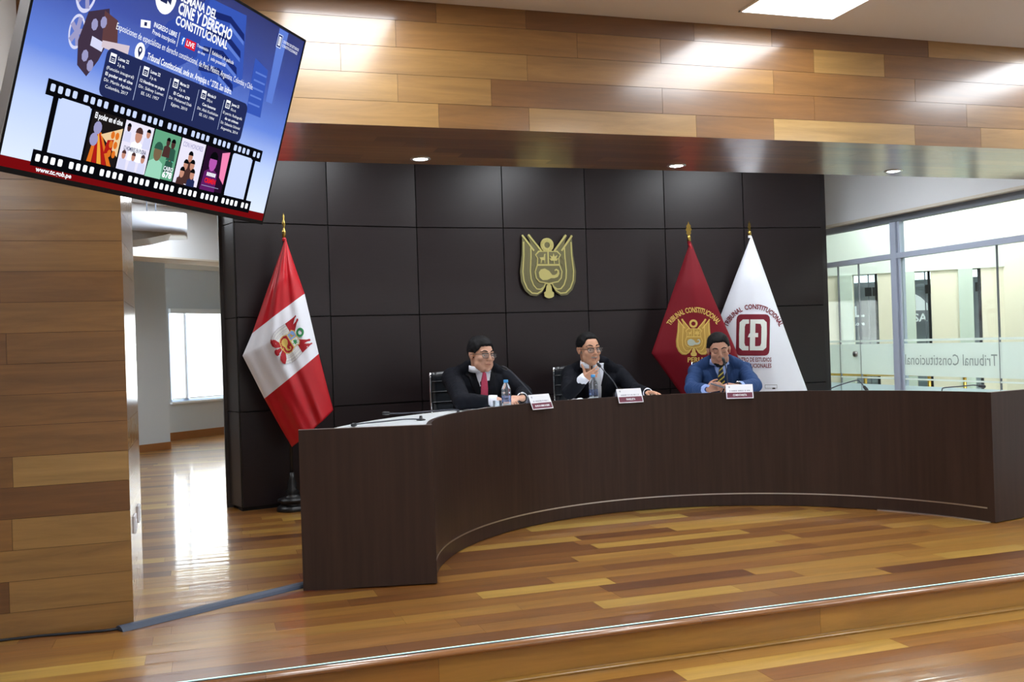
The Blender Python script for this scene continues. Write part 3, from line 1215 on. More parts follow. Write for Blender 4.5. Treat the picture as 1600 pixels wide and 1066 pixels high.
def person(cfg):
    loc, th = cfg['loc'], cfg['turn']
    root = empty('person', (loc[0], loc[1], 0), th, label=cfg['label'], cat='person')
    Mw = Matrix.Translation(V((loc[0], loc[1], 0))) @ Matrix.Rotation(th, 4, 'Z')
    Mi = Mw.inverted()
    L = lambda P: Mi @ V(P)
    k = cfg.get('k', 1.0)
    lean = cfg.get('lean', .05)
    HC = L(cfg['head'])                       # head centre in the person's space
    hs = cfg.get('hs', 1.10)
    sh_z = cfg['shz']
    wd = cfg.get('w', 1.0)
    Hm = Matrix.Translation(HC) @ Matrix.Rotation(cfg['hyaw'], 4, 'Z') @ Matrix.Rotation(cfg['hroll'], 4, 'Y') @ Matrix.Rotation(cfg['hpitch'], 4, 'X') @ Matrix.Scale(hs, 4)
    chest = V((0, -lean, sh_z - .13)); pel = V((0, .04, .55))
    nb = V((HC.x * .5, HC.y + .055, sh_z + .01))
    S = {-1: V((-.180 * wd, -lean + .015, sh_z - .075)), 1: V((.180 * wd, -lean + .015, sh_z - .075))}
    arms = {}
    for s in (-1, 1):
        T = L(cfg['hands'][s]['w'])
        if 'e' in cfg['hands'][s]:
            E = L(cfg['hands'][s]['e'])
        else:
            E, T = ik(S[s], T, .285 * k, .262 * k, cfg['hands'][s]['hint'])
        arms[s] = (S[s], E, T)
    # ---- body: one continuous surface
    b = MB()
    b.sphere(pel, (.165, .13, .14), None, 20)
    rc(b, pel, chest, .125 * wd, .14 * wd, 20)
    b.sphere(chest, (.165 * wd, .105, .15), None, 20)
    rc(b, S[-1], S[1], .06, .06)
    rc(b, nb - V((0, 0, .05)), Hm @ V((0, .022, -.045)), .062 * hs * cfg.get('neck', 1), .056 * hs * cfg.get('neck', 1), 18)
    head_prims(b, Hm, cfg.get('heavy', 0))
    for s in (-1, 1):
        a, e, t = arms[s]
        rc(b, a, e, .05, .042); rc(b, e, t, .042, .028)
        hd = cfg['hands'][s]
        R3 = Mi.to_3x3()
        hand(b, t, R3 @ V(hd['d']), R3 @ V(hd['n']), R3 @ V(hd['t']), hd['curls'], hd['thumb'], hd.get('sc', 1.02), hd.get('spread', .12))
        hip = pel + V((s * .09, 0, -.01)); kn = V((s * .11, -.40, .53)); an = V((s * .11, -.38, .09))
        rc(b, hip, kn, .08, .055); rc(b, kn, an, .052, .036); rc(b, an + V((0, .03, -.05)), an + V((0, -.14, -.06)), .033, .028)
    me = fuse(b, .0050, 8, .5, 'body')
    bv = bvh_of(me)
    body = mesh_obj('body', me, cfg['skin'], root)
    # ---- trousers and shoes
    b = MB()
    b.sphere(pel, (.18, .145, .15), None, 18)
    for s in (-1, 1):
        hip = pel + V((s * .09, 0, -.01)); kn = V((s * .11, -.40, .53)); an = V((s * .11, -.38, .10))
        rc(b, hip, kn, .092, .07); rc(b, kn, an, .068, .055)
    mesh_obj('trousers', fuse(b, .012, 4, name='trousers'), cfg['trouser_mat'], root)
    for s in (-1, 1):
        b = MB(); an = V((s * .11, -.38, .09))
        rc(b, an + V((0, .035, -.045)), an + V((0, -.15, -.055)), .043, .036); rc(b, an, an + V((0, .02, -.04)), .042, .045)
        m2 = fuse(b, .008, 3, name='shoe')
        for v in m2.vertices:
            v.co.z = max(v.co.z, 0.003)
        mesh_obj('shoe', m2, M_shoe, root)
    # ---- jacket
    def jacket_torso(b):
        rc(b, pel + V((0, 0, .05)), pel + V((0, -.01, .13)), .165 * wd, .155 * wd, 20)
        rc(b, pel + V((0, 0, .12)), chest + V((0, 0, -.02)), .15 * wd, .150 * wd, 20)
        b.sphere(chest, (.205 * wd, .135, .155), None, 22)
        b.sphere(chest + V((0, .03, .04)), (.19 * wd, .12, .12), None, 22)
        rc(b, S[-1], S[1], .074, .074, 18)
        for s in (-1, 1):
            b.sphere(S[s], (.078, .08, .072), None, 18)
            rc(b, S[s], V((s * .062, nb.y + .012, sh_z + .018)), .066, .046, 16)
            rc(b, V((s * .078, nb.y - .005, sh_z + .030)), V((0, nb.y + .070, sh_z + .062)), .030, .026, 12)
    b = MB()
    jacket_torso(b)
    for s in (-1, 1):
        a, e, t = arms[s]
        cut = t + (e - t).normalized() * cfg['hands'][s].get('cuff', .03)
        rc(b, a, e, .072 * cfg.get('arm', 1), .060 * cfg.get('arm', 1), 16); rc(b, e, cut, .058 * cfg.get('arm', 1), .043, 16)
    jm = fuse(b, .0075, 5, .5, 'jacket')
    # gentle cloth creases
    from mathutils import noise
    nrm_ = [v.normal.copy() for v in jm.vertices]
    for v, nv in zip(jm.vertices, nrm_):
        nn = noise.noise(V((v.co.x * 9, v.co.y * 9, v.co.z * 5)) + V((loc[0] * 7, 0, 0)))
        n2 = noise.noise(V((v.co.x * 24, v.co.y * 24, v.co.z * 18)))
        v.co += nv * (nn * .009 + (.5 - abs(n2)) * .006)
    mesh_obj('jacket', jm, cfg['suit'], root)
    b = MB()
    jacket_torso(b)
    rc(b, V((cfg.get('vx', 0.0), nb.y + .012, sh_z - .10)), V((cfg.get('vx', 0.0) + (HC.x - cfg.get('vx', 0.0)) * .5, nb.y - .012, sh_z + .04)), .066 * hs * cfg.get('neck', 1), .064 * hs * cfg.get('neck', 1), 18)
    tm_ = fuse(b, .010, 5, .5, 'drape')
    jb = bvh_of(tm_)
    bpy.data.meshes.remove(tm_)
    # ---- shirt front, tie, lapels, collar
    I = Matrix.Identity(4)
    cx = cfg.get('vx', 0.0)
    z0, z1 = sh_z + .012, cfg.get('vz', sh_z - .26)
    P = lambda rows, off, th, nx=8: patch(jb, I, rows, off, th, nx)
    w0 = cfg.get('vw', .052)
    rows = [(z0, cx - w0, cx + w0), (z0 - .04, cx - w0, cx + w0), ((z0 + z1) / 2, cx - w0 * .62, cx + w0 * .62), (z1, cx - .006, cx + .006)]
    P(rows, .003, .004).build('shirt_front', root).data.materials.append(cfg['shirt'])
    for s in (-1, 1):
        def lr(z, a, b_):
            x0, x1 = cx + s * a, cx + s * b_
            return (z, min(x0, x1), max(x0, x1))
        rows = [lr(z0 - .0, w0 * .98, w0 + .030), lr(z0 - .05, w0 * .94, w0 + .052), lr(z0 - .075, w0 * .86, w0 + .060), lr(z0 - .082, w0 * .84, w0 + .040), lr((z0 + z1) / 2, w0 * .55, w0 + .028), lr(z1 - .01, -.002, .020)]
        P(rows, .008, .007).build('lapel', root).data.materials.append(cfg['lapel'])
    if cfg.get('tie'):
        tm = P([(z0 - .022, cx - .021, cx + .021), (z0 - .05, cx - .015, cx + .015), (z0 - .058, cx - .013, cx + .013), (z0 - .13, cx - .026, cx + .026), (z1 - .02, cx - .033, cx + .033)], .0095, .006).build('tie', root)
        tm.data.materials.append(cfg['tie'])
    # collar round the neck
    ax0, ax1 = nb - V((0, 0, .05)), Hm @ V((0, .022, -.045))
    fz = (z0 + .022 - ax0.z) / (ax1.z - ax0.z)
    cc_ = ax0 + (ax1 - ax0) * fz + V((0, 0, cfg.get('colz', 0)))
    rn = .062 * hs * cfg.get('neck', 1) + .003
    mb = MB(); vs, fs = [], []
    n_ = 26
    for j, (rr_, zz) in enumerate(((rn + .006, -.034), (rn + .003, .012), (rn - .002, .014), (rn - .004, -.034))):
        for i in range(n_ + 1):
            g = R(-90 + 14) + R(360 - 28) * i / n_
            drop = -.018 * (.5 - .5 * math.sin(g))
            vs.append(cc_ + V((rr_ * math.cos(g), rr_ * math.sin(g), zz + drop * 1.6)))
    for j in range(4):
        l = (j + 1) % 4
        for i in range(n_):
            fs.append((j * (n_ + 1) + i, j * (n_ + 1) + i + 1, l * (n_ + 1) + i + 1, l * (n_ + 1) + i))
    mb.add(vs, fs, cfg['shirt'], True)
    mb.build('shirt_collar', root)
    # cuffs
    for s in (-1, 1):
        a, e, t = arms[s]
        dn = (t - e).normalized()
        cl = cfg['hands'][s].get('cufflen', .03)
        c0 = cfg['hands'][s].get('cuff', .03)
        mb = MB()
        mb.tube([t - dn * (c0 + .02), t - dn * c0, t - dn * (c0 - cl)], [.041, .0425, .040], cfg['shirt'], 20)
        mb.build('shirt_cuff', root)
        if cfg['hands'][s].get('watch'):
            mb = MB()
            q = t - dn * (c0 - cl - .008)
            mb.tube([q - dn * .007, q + dn * .007], [.036, .036], M_black, 20)
            mb.tube([q + V((0, 0, .033)), q + V((0, 0, .042))], .016, M_chrome, 16)
            mb.build('wristwatch', root)
    # ---- face details
    Rh = Hm.to_3x3().normalized()
    hl = lambda x, y, z: Hm @ V((x, y, z))

    def onface(x, z, off=0.0):
        o_ = Hm @ V((x, -.25, z)); d_ = Rh @ V((0, 1, 0))
        h = bv.ray_cast(o_, d_, 1)
        return (h[0] if h[0] is not None else Hm @ V((x, -.09, z))) - d_ * off
    if not cfg.get('closed'):
        for s in (-1, 1):
            mb = MB()
            c = onface(s * .031, .001, 0) + Rh @ V((0, .0085 * hs, 0))
            mb.sphere(c, (.0135 * hs, .0105 * hs, .0075 * hs), M_eye, 16, Rh)
            mb.sphere(c + Rh @ V((.001, -.0062 * hs, 0)), (.0066 * hs, .0054 * hs, .0068 * hs), M_iris, 12, Rh)
            mb.build('eye', root)
    else:
        for s in (-1, 1):
            mb = MB()
            pts = [onface(s * (.031 + q), -.004 - .004 * math.cos(q * 90), .0006) for q in (-.014, -.007, 0, .007, .014)]
            mb.tube(pts, [.0008, .0018, .002, .0018, .0008], cfg['hairmat'], 8)
            mb.build('eyelash', root)
    for s in (-1, 1):
        mb = MB()
        bz = cfg.get('brow', .026)
        pts = [onface(s * q, bz + dz, .001) for q, dz in ((.012, -.002), (.022, .003), (.034, .005), (.046, .001), (.052, -.004))]
        mb.tube(pts, [.003, .0045, .0042, .003, .0012], cfg['browmat'], 8)
        mb.build('eyebrow', root)
    mb = MB()
    pts = [onface(q, -.0615 + .002 * abs(q) / .02, .0008) for q in (-.022, -.012, 0, .012, .022)]
    mb.tube(pts, [.0012, .0028, .0034, .0028, .0012], cfg['lip'], 8)
    mb.build('mouth', root)
    # ---- hair
    hm = shell(bv, Hm @ V((0, 0, .01)), cfg['hair'], 5, H=Hm)
    nrm_ = [v.normal.copy() for v in hm.vertices]
    for v, nv in zip(hm.vertices, nrm_):
        q_ = Hm.inverted() @ v.co
        nn = noise.noise(V((q_.x * 150, q_.y * 30, q_.z * 40)))
        v.co += nv * nn * .0042
    mesh_obj('hair', hm, cfg['hairmat'], root)
    if cfg.get('beard'):
        hm = shell(bv, Hm @ V((0, 0, -.03)), cfg['beard'], 5, H=Hm)
        mesh_obj('beard', hm, cfg.get('beardmat', cfg['hairmat']), root)
    # ---- spectacles
    if cfg.get('glasses'):
        g = put(bpy.data.objects.new('spectacles', None), root)
        g.empty_display_size = .05
        yb = min((Hm.inverted() @ onface(x_, .0)).y for x_ in (-.03, .03, 0)) + .008
        mb = MB(); ml = MB()
        for s in (-1, 1):
            ring = []
            for q in range(20):
                a_ = 2 * math.pi * q / 20
                ex = .0235 * (abs(math.cos(a_)) ** .7) * (1 if math.cos(a_) > 0 else -1)
                ez = .0165 * (abs(math.sin(a_)) ** .7) * (1 if math.sin(a_) > 0 else -1)
                ring.append(hl(s * .0325 + ex, yb - .004 + .10 * abs(s * .0325 + ex) ** 1.5, -.002 + ez))
            mb.tube(ring, .0013 * hs, cfg['rim'], 8, closed=True)
            ml.add(ring + [p + Rh @ V((0, .0012, 0)) for p in ring], [tuple(range(20)), tuple(reversed(range(20, 40)))] + [(i, (i + 1) % 20, 20 + (i + 1) % 20, 20 + i) for i in range(20)], M_lens)
            mb.tube([hl(s * .056, yb, .006), hl(s * .073, yb + .02, .008), hl(s * .083, -.0, .006), hl(s * .084, .022, .0)], .0018 * hs, cfg['rim'], 8)
        for zz in (.004, .0145):
            mb.tube([hl(-.011, yb - .003, zz), hl(0, yb - .006, zz + .002), hl(.011, yb - .003, zz)], .0012 * hs, cfg['rim'], 8)
        if cfg.get('browline'):
            for s in (-1, 1):
                mb.tube([hl(s * .010, yb - .004, .012), hl(s * .03, yb - .001, .0155), hl(s * .056, yb + .005, .012)], .0026 * hs, M_black, 8)
        mb.build('spectacle_frame', g)
        ml.build('spectacle_lens', g)
    return root


def sm(a, b, x):
    t_ = min(1.0, max(0.0, (x - a) / (b - a)))
    return t_ * t_ * (3 - 2 * t_)


def hair_short(front=.55, side=-.15, back=-.55, top=.016, thick=.010, part=0):
    """hairline by height: front, sides and nape (z of the unit direction)"""
    def f(d):
        az = math.atan2(d.x, -d.y)          # 0 = face, pi = nape
        a_ = abs(az)
        if a_ < 1.0:
            line = front + (side + .25 - front) * sm(.55, 1.0, a_)
        elif a_ < 1.5:
            line = side + .25 - .25 * sm(1.0, 1.3, a_)
        else:
            line = side + (back - side) * sm(1.5, 2.2, a_)
        t_ = sm(line - .05, line + .12, d.z)
        if 1.32 < a_ < 1.95 and d.z < .18:        # around the ear
            t_ *= sm(.02, .18, d.z)
        return -.010 + t_ * (.010 + thick + (top - thick) * sm(.2, .9, d.z))
    return f


M_skin1 = mat('skin_tan', rgb(204, 156, 132), 0.5, noise=.06, nscale=30)
M_skin2 = mat('skin_warm_tan', rgb(198, 148, 120), 0.5, noise=.06, nscale=30)
M_skin3 = mat('skin_brown', rgb(172, 126, 104), 0.5, noise=.06, nscale=30)
M_suitb = mat('black_suit_wool', rgb(17, 19, 27), 0.85, noise=.2, nscale=40, spec=.2)
M_suitb2 = mat('black_suit_lapel', rgb(13, 14, 20), 0.8, spec=.2)
M_suitn = mat('navy_blue_suit_wool', rgb(38, 62, 104), 0.8, noise=.15, nscale=40, spec=.25)
M_suitn2 = mat('navy_blue_lapel', rgb(34, 55, 94), 0.75, spec=.2)
M_shirtw = mat('white_shirt_cotton', rgb(232, 236, 248), 0.8)
M_shirtb = mat('light_blue_shirt_cotton', rgb(150, 172, 226), 0.8)
M_hairk = mat('black_hair', rgb(10, 9, 11), 0.7, spec=.25, noise=.5, nscale=120, stretch=(1, .25, .25))
M_hairg = mat('greying_black_hair', rgb(19, 18, 21), 0.7, spec=.25, noise=.6, nscale=120, stretch=(1, .25, .25))
M_greym = mat('grey_moustache', rgb(150, 140, 132), 0.7)
M_lip = mat('lips', rgb(150, 88, 80), 0.5)
M_tiep = mat('pink_silk_tie', rgb(204, 70, 104), 0.45, noise=.3, nscale=160)
M_tiew = mat('pale_grey_tie', rgb(206, 208, 216), 0.5)
# navy tie with yellow diagonal stripes
M_ties = bpy.data.materials.new('navy_tie_with_yellow_stripes'); M_ties.use_nodes = True
nt = M_ties.node_tree; bs = nt.nodes['Principled BSDF']; bs.inputs['Roughness'].default_value = .5
tc = nt.nodes.new('ShaderNodeTexCoord'); sx = nt.nodes.new('ShaderNodeSeparateXYZ'); nt.links.new(tc.outputs['Object'], sx.inputs[0])
m1 = nt.nodes.new('ShaderNodeMath'); m1.operation = 'MULTIPLY_ADD'; m1.inputs[1].default_value = -.85
nt.links.new(sx.outputs[0], m1.inputs[0]); nt.links.new(sx.outputs[2], m1.inputs[2])
m2 = nt.nodes.new('ShaderNodeMath'); m2.operation = 'MULTIPLY'; m2.inputs[1].default_value = 24
m3 = nt.nodes.new('ShaderNodeMath'); m3.operation = 'FRACT'
m4 = nt.nodes.new('ShaderNodeMath'); m4.operation = 'GREATER_THAN'; m4.inputs[1].default_value = .66
nt.links.new(m1.outputs[0], m2.inputs[0]); nt.links.new(m2.outputs[0], m3.inputs[0]); nt.links.new(m3.outputs[0], m4.inputs[0])
mx = nt.nodes.new('ShaderNodeMix'); mx.data_type = 'RGBA'; mx.inputs[6].default_value = rgb(18, 26, 44); mx.inputs[7].default_value = rgb(200, 178, 70)
nt.links.new(m4.outputs[0], mx.inputs[0]); nt.links.new(mx.outputs[2], bs.inputs['Base Color'])

CURL = [(.22, .35, .25)] * 4
THUMB = ((.6, .8, .2), (.8, .4, .3), (.9, .1, .4))


def seat_at(px_, py_, q):
    p = oncyl(px_, py_, q)
    return p


def rest(x, y, q, z=.8495):
    p = oncyl(x, y, q); p.z = z
    return p


# the man at the left: black suit, pink tie, hands folded on the worktop
b1 = oncyl(742, 600, 2.95)
person(dict(
    loc=(b1.x, b1.y), turn=R(2), head=oncyl(752, 555, 2.74), hyaw=R(16), hroll=R(2), hpitch=R(2), hs=1.15, shz=1.085, heavy=1.1, neck=1.12, colz=-.016, w=1.16, arm=1.08, lean=.07,
    hands={-1: dict(w=rest(778, 628, 2.30), e=rest(722, 638, 2.50, .851), d=V((.85, -.5, .0)), n=V((.1, .3, -1)), t=V((.2, 1, .1)), curls=[(.3, .6, .4), (.35, .6, .4), (.4, .6, .4), (.45, .6, .4)], thumb=((.7, .6, .1), (.9, .1, .1), (.9, 0, .1)), cuff=.045, cufflen=.04),
           1: dict(w=rest(816, 622, 2.36), e=rest(818, 610, 2.66, .866), d=V((-.80, -.6, .05)), n=V((-.2, .2, -1)), t=V((-.6, .8, .3)), curls=[(.35, .55, .4)] * 4, thumb=((.8, .4, .1), (.9, .1, .1), (.9, 0, .3)), cuff=.03, cufflen=.02, watch=True)},
    skin=M_skin1, suit=M_suitb, lapel=M_suitb2, shirt=M_shirtw, tie=M_tiep, trouser_mat=M_suitb, hairmat=M_hairg, browmat=M_hairk, lip=M_lip, vw=.068, vz=.79,
    hair=hair_short(.54, -.06, -.5, .018, .012), glasses=True, rim=M_black, browline=True,
    label='man in black suit with pink tie and glasses, hands folded on the desk'))

# the man in the middle: black suit, raised hand
b2 = oncyl(926, 600, 2.95)
person(dict(
    loc=(b2.x, b2.y), turn=R(-12), head=oncyl(920, 546, 2.70), hyaw=R(16), hroll=R(-2), hpitch=R(3), hs=1.13, shz=1.065, heavy=.1, w=1.08, lean=.08,
    hands={-1: dict(w=oncyl(911, 593, 2.36), e=rest(890, 634, 2.50, .86), d=V((.80, -.42, .42)), n=V((.35, .8, -.3)), t=V((-.40, .0, .9)),
                    curls=[(.25, .45, .25), (.5, .6, .4), (.65, .7, .5), (.8, .8, .5)], thumb=((.35, .9, .1), (.15, 1, 0), (.0, 1, 0)), cuff=.02, cufflen=.05, sc=1.0, spread=.16),
           1: dict(w=rest(1010, 613, 2.40, .836), e=rest(990, 612, 2.66, .862), d=V((.35, -.9, 0)), n=V((0, 0, -1)), t=V((-1, 0, .2)), curls=CURL, thumb=THUMB, cuff=.0)},
    skin=M_skin2, suit=M_suitb, lapel=M_suitb2, shirt=M_shirtw, tie=M_tiew, trouser_mat=M_suitb, hairmat=M_hairk, browmat=M_hairg, lip=M_lip, vw=.055, vz=.77,
    hair=hair_short(.70, .05, -.5, .011, .009), glasses=True, rim=mat('thin_dark_rim', rgb(60, 56, 56), .35, .6), browline=True, brow=.030,
    beard=lambda d: -.010 + .012 * (sm(.34, .26, abs(d.x)) * sm(.15, .20, -d.z) * sm(.36, .31, -d.z) if d.y < -.6 else 0), beardmat=M_greym,
    label='man in black suit and glasses gesturing with his raised right hand'))

# the man at the right: blue suit, looking down at a phone
b3 = oncyl(1125, 600, 2.97)
person(dict(
    loc=(b3.x, b3.y), turn=R(-27), head=oncyl(1123, 547, 2.72), hyaw=R(2), hroll=R(-4), hpitch=R(9), hs=1.15, shz=1.050, heavy=.0, neck=1.02, w=1.06, arm=.95, lean=.08,
    hands={-1: dict(w=rest(1103, 606, 2.28, .85), e=rest(1080, 606, 2.58, .846), d=V((.80, -.5, .25)), n=V((.3, .6, .5)), t=V((.2, .3, 1)), curls=[(.7, .8, .5)] * 4, thumb=((.6, .7, .2), (.9, .3, .2), (1, .1, .2)), cuff=.02, cufflen=.04),
           1: dict(w=rest(1154, 601, 2.32, .865), e=rest(1180, 600, 2.58, .857), d=V((-.93, -.2, .15)), n=V((-.1, .3, -1)), t=V((-.1, .9, .2)), curls=[(.4, .6, .4)] * 4, thumb=THUMB, cuff=.02, cufflen=.02, watch=True)},
    skin=M_skin3, suit=M_suitn, lapel=M_suitn2, shirt=M_shirtb, tie=M_ties, trouser_mat=M_suitn, hairmat=M_hairk, browmat=M_hairk, lip=M_lip, vw=.055, vz=.83, closed=True,
    hair=hair_short(.58, .08, -.45, .014, .009), brow=.024,
    beard=lambda d: -.010 + .0135 * (sm(.50, .62, -d.z) * sm(.62, .50, abs(d.x)) * sm(-.25, -.05, -d.y) if d.z < -.48 else 0),
    label='man in blue suit with striped tie looking down at a phone'))

# ------------------------------------------------------------------ coat of arms, in units of its half width
def mir(poly):
    return [(-x, y) for x, y in reversed(poly)]


def ux(p):
    return [((a - 622) / 360.0, (540 - b) / 360.0) for a, b in p]


SHIELD = ux([(500, 348), (560, 352), (622, 345), (684, 352), (744, 348), (792, 398), (765, 440), (772, 520), (803, 600), (790, 680), (745, 728), (680, 738), (622, 760), (564, 738), (499, 728), (454, 680), (441, 600), (472, 520), (479, 440), (452, 398)])
BANNER = ux([(705, 352), (812, 222), (838, 160), (866, 150), (880, 172), (852, 222), (838, 300), (915, 205), (926, 158), (952, 158), (944, 200), (955, 400), (985, 600), (975, 720), (930, 820), (862, 880), (780, 888), (715, 850), (665, 770), (640, 735), (622, 640), (640, 420)])
KNOB = ux([(590, 770), (622, 740), (654, 770), (662, 835), (684, 850), (682, 895), (655, 912), (622, 918), (590, 912), (562, 895), (560, 850), (582, 835)])
VIC = ux([(508, 430), (540, 428), (560, 425), (566, 392), (578, 386), (588, 392), (582, 402), (580, 450), (578, 500), (570, 500), (566, 462), (540, 462), (528, 500), (520, 500), (524, 460)])
TREE = ux([(690, 505), (688, 470), (650, 470), (636, 440), (660, 445), (642, 405), (676, 420), (690, 378), (704, 420), (740, 402), (722, 445), (748, 440), (730, 470), (700, 470), (704, 505)])
HORN = ux([(492, 610), (520, 572), (570, 562), (625, 590), (665, 640), (700, 640), (728, 622), (735, 596), (715, 585), (700, 600), (694, 580), (720, 565), (752, 585), (758, 625), (735, 665), (690, 680), (650, 678), (600, 700), (540, 702), (500, 668)])


def ring_poly(cx, cy, r0, r1, a0, a1, n=10):
    o_ = [(cx + r1 * math.cos(R(a0 + (a1 - a0) * i / n)), cy + r1 * math.sin(R(a0 + (a1 - a0) * i / n))) for i in range(n + 1)]
    i_ = [(cx + r0 * math.cos(R(a1 - (a1 - a0) * i / n)), cy + r0 * math.sin(R(a1 - (a1 - a0) * i / n))) for i in range(n + 1)]
    return o_ + i_


def stroke(pts, w_):
    L_, R_ = [], []
    for i, p in enumerate(pts):
        a = pts[max(i - 1, 0)]; b = pts[min(i + 1, len(pts) - 1)]
        dx, dy = b[0] - a[0], b[1] - a[1]; l = math.hypot(dx, dy) or 1
        nx_, ny_ = -dy / l * w_, dx / l * w_
        L_.append((p[0] + nx_, p[1] + ny_)); R_.append((p[0] - nx_, p[1] - ny_))
    return L_ + list(reversed(R_))


def emblem(mb_, pal, map3, h):
    """pal: banner, stripe, ridge, shield_l, shield_r, shield_b, wreath, figures; h = relief height unit"""
    class mb:
        prism = staticmethod(lambda poly, z0, z1, mt, m3: mb_.decal(poly, z0, z1, mt, m3, pal['fine']) if pal.get('fine') else mb_.prism(poly, z0, z1, mt, m3))
    for f_ in (lambda p: p, mir):
        mb.prism(f_(BANNER), 0, h, pal['banner'], map3)
        for k, (off, m_) in enumerate(((0.93, 'ridge'), (0.78, 'stripe'), (0.66, 'ridge'), (0.56, 'stripe'))):
            base = [(952, 230), (955, 400), (975, 600), (965, 715), (922, 810), (858, 866), (782, 872), (722, 838), (680, 780)]
            q = [(622 + (a - 622) * off, 540 + (b - 540) * (off * .55 + .45)) for a, b in base]
            w_ = .022 if m_ == 'ridge' else pal.get('sw', .03)
            mb.prism(f_(stroke(ux(q), w_)), h * .9, h * (1.5 if m_ == 'ridge' else 1.2), pal[m_], map3)
        for p in ([(705, 352), (866, 158)], [(800, 350), (945, 165)]):
            mb.prism(f_(stroke(ux(p), .03)), h * .8, h * 1.7, pal['ridge'], map3)
        mb.prism(f_(stroke(ux([(780, 400), (835, 470)]), .03)), h, h * 1.5, pal['stripe'], map3)
        mb.prism(f_(stroke(ux([(775, 470), (828, 540)]), .03)), h, h * 1.5, pal['stripe'], map3)
    mb.prism(KNOB, 0, h * 1.4, pal['knob'], map3)
    if pal.get('tri'):
        RT = ux([(705, 352), (812, 222), (838, 160), (866, 150), (880, 172), (852, 222), (838, 300), (915, 205), (926, 158), (952, 158), (944, 200), (957, 430), (780, 430)])
        RB = ux([(640, 735), (665, 770), (715, 850), (780, 888), (862, 880), (905, 842), (840, 770), (740, 725)])
        for f_ in (lambda p: p, mir):
            mb.prism(f_(RT), h * 1.2, h * 2.3, pal['tri'], map3)
            mb.prism(f_(RB), h * 1.2, h * 2.3, pal['tri'], map3)
    k_ = 1.4 if pal.get('tri') else 1.0
    mb.prism(SHIELD, h, h * 2.0 * k_, pal.get('srim', pal['ridge']), map3)
    half = 0.945
    sl = ux([(510, 365), (612, 362), (612, 508), (486, 508), (492, 440), (470, 400)])
    sr = ux([(632, 362), (734, 365), (774, 400), (752, 440), (758, 508), (632, 508)])
    sb = ux([(483, 530), (761, 530), (788, 600), (776, 672), (738, 712), (622, 735), (506, 712), (468, 672), (456, 600)])
    mb.prism(sl, h * 1.6, h * 2.15 * k_, pal['shield_l'], map3)
    mb.prism(sr, h * 1.6, h * 2.15 * k_, pal['shield_r'], map3)
    mb.prism(sb, h * 1.6, h * 2.15 * k_, pal['shield_b'], map3)
    mb.prism(VIC, h * 2.1, h * 2.7 * k_, pal['figure_l'], map3)
    mb.prism(TREE, h * 2.1, h * 2.7 * k_, pal['figure_r'], map3)
    mb.prism(HORN, h * 2.1, h * 2.7 * k_, pal['figure_b'], map3)
    wy = pal.get('wreath_y', 0.72)
    for k in range(4):
        mb.prism(ring_poly(-.02, wy, .12 if pal.get('open') else .10, .235, k * 90, k * 90 + 90), 0, h * 1.8, pal['wreath'], map3)
    if not pal.get('open'):
        mb.prism(ring_poly(-.02, wy, .0005, .105, 0, 359, 20), 0, h * 1.1, pal['stripe'], map3)
        for k in range(14):
            g = R(k * 360 / 14)
            cx_, cy_ = -.02 + .17 * math.cos(g), wy + .17 * math.sin(g)
            mb.prism([(cx_ + .035 * math.cos(g + q), cy_ + .035 * math.sin(g + q)) for q in (0, 1.2, 2.4, 3.6, 4.8)], h * 1.7, h * 2.3, pal['ridge'], map3)


# wall emblem of brass
fa, fb = V((2.60, 8.33, 0)), V((3.41, 8.37, 0))
fd = (fb - fa).normalized(); fn = V((fd.y, -fd.x, 0))
r_ = ray(856, 417); P0 = fa + fn * .03
ec = CAM + r_ * ((P0 - CAM).dot(fn) / r_.dot(fn))
e = empty('coat_of_arms', ec, label='brass relief coat of arms mounted on the dark panelled wall', cat='wall emblem')
hw = .272
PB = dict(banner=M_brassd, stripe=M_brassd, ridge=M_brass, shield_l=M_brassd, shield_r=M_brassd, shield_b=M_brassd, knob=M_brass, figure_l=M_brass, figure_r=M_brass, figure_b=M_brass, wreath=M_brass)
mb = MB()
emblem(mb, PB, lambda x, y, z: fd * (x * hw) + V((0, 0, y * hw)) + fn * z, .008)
mb.build('relief', e)
for x_, y_ in ((-.6, .3), (.6, .3), (-.4, -.6), (.4, -.6)):
    mb = MB(); c = fd * x_ * hw + V((0, 0, y_ * hw)); mb.tube([c - fn * .029, c], .008, M_brassd, 10); mb.build('standoff', e)


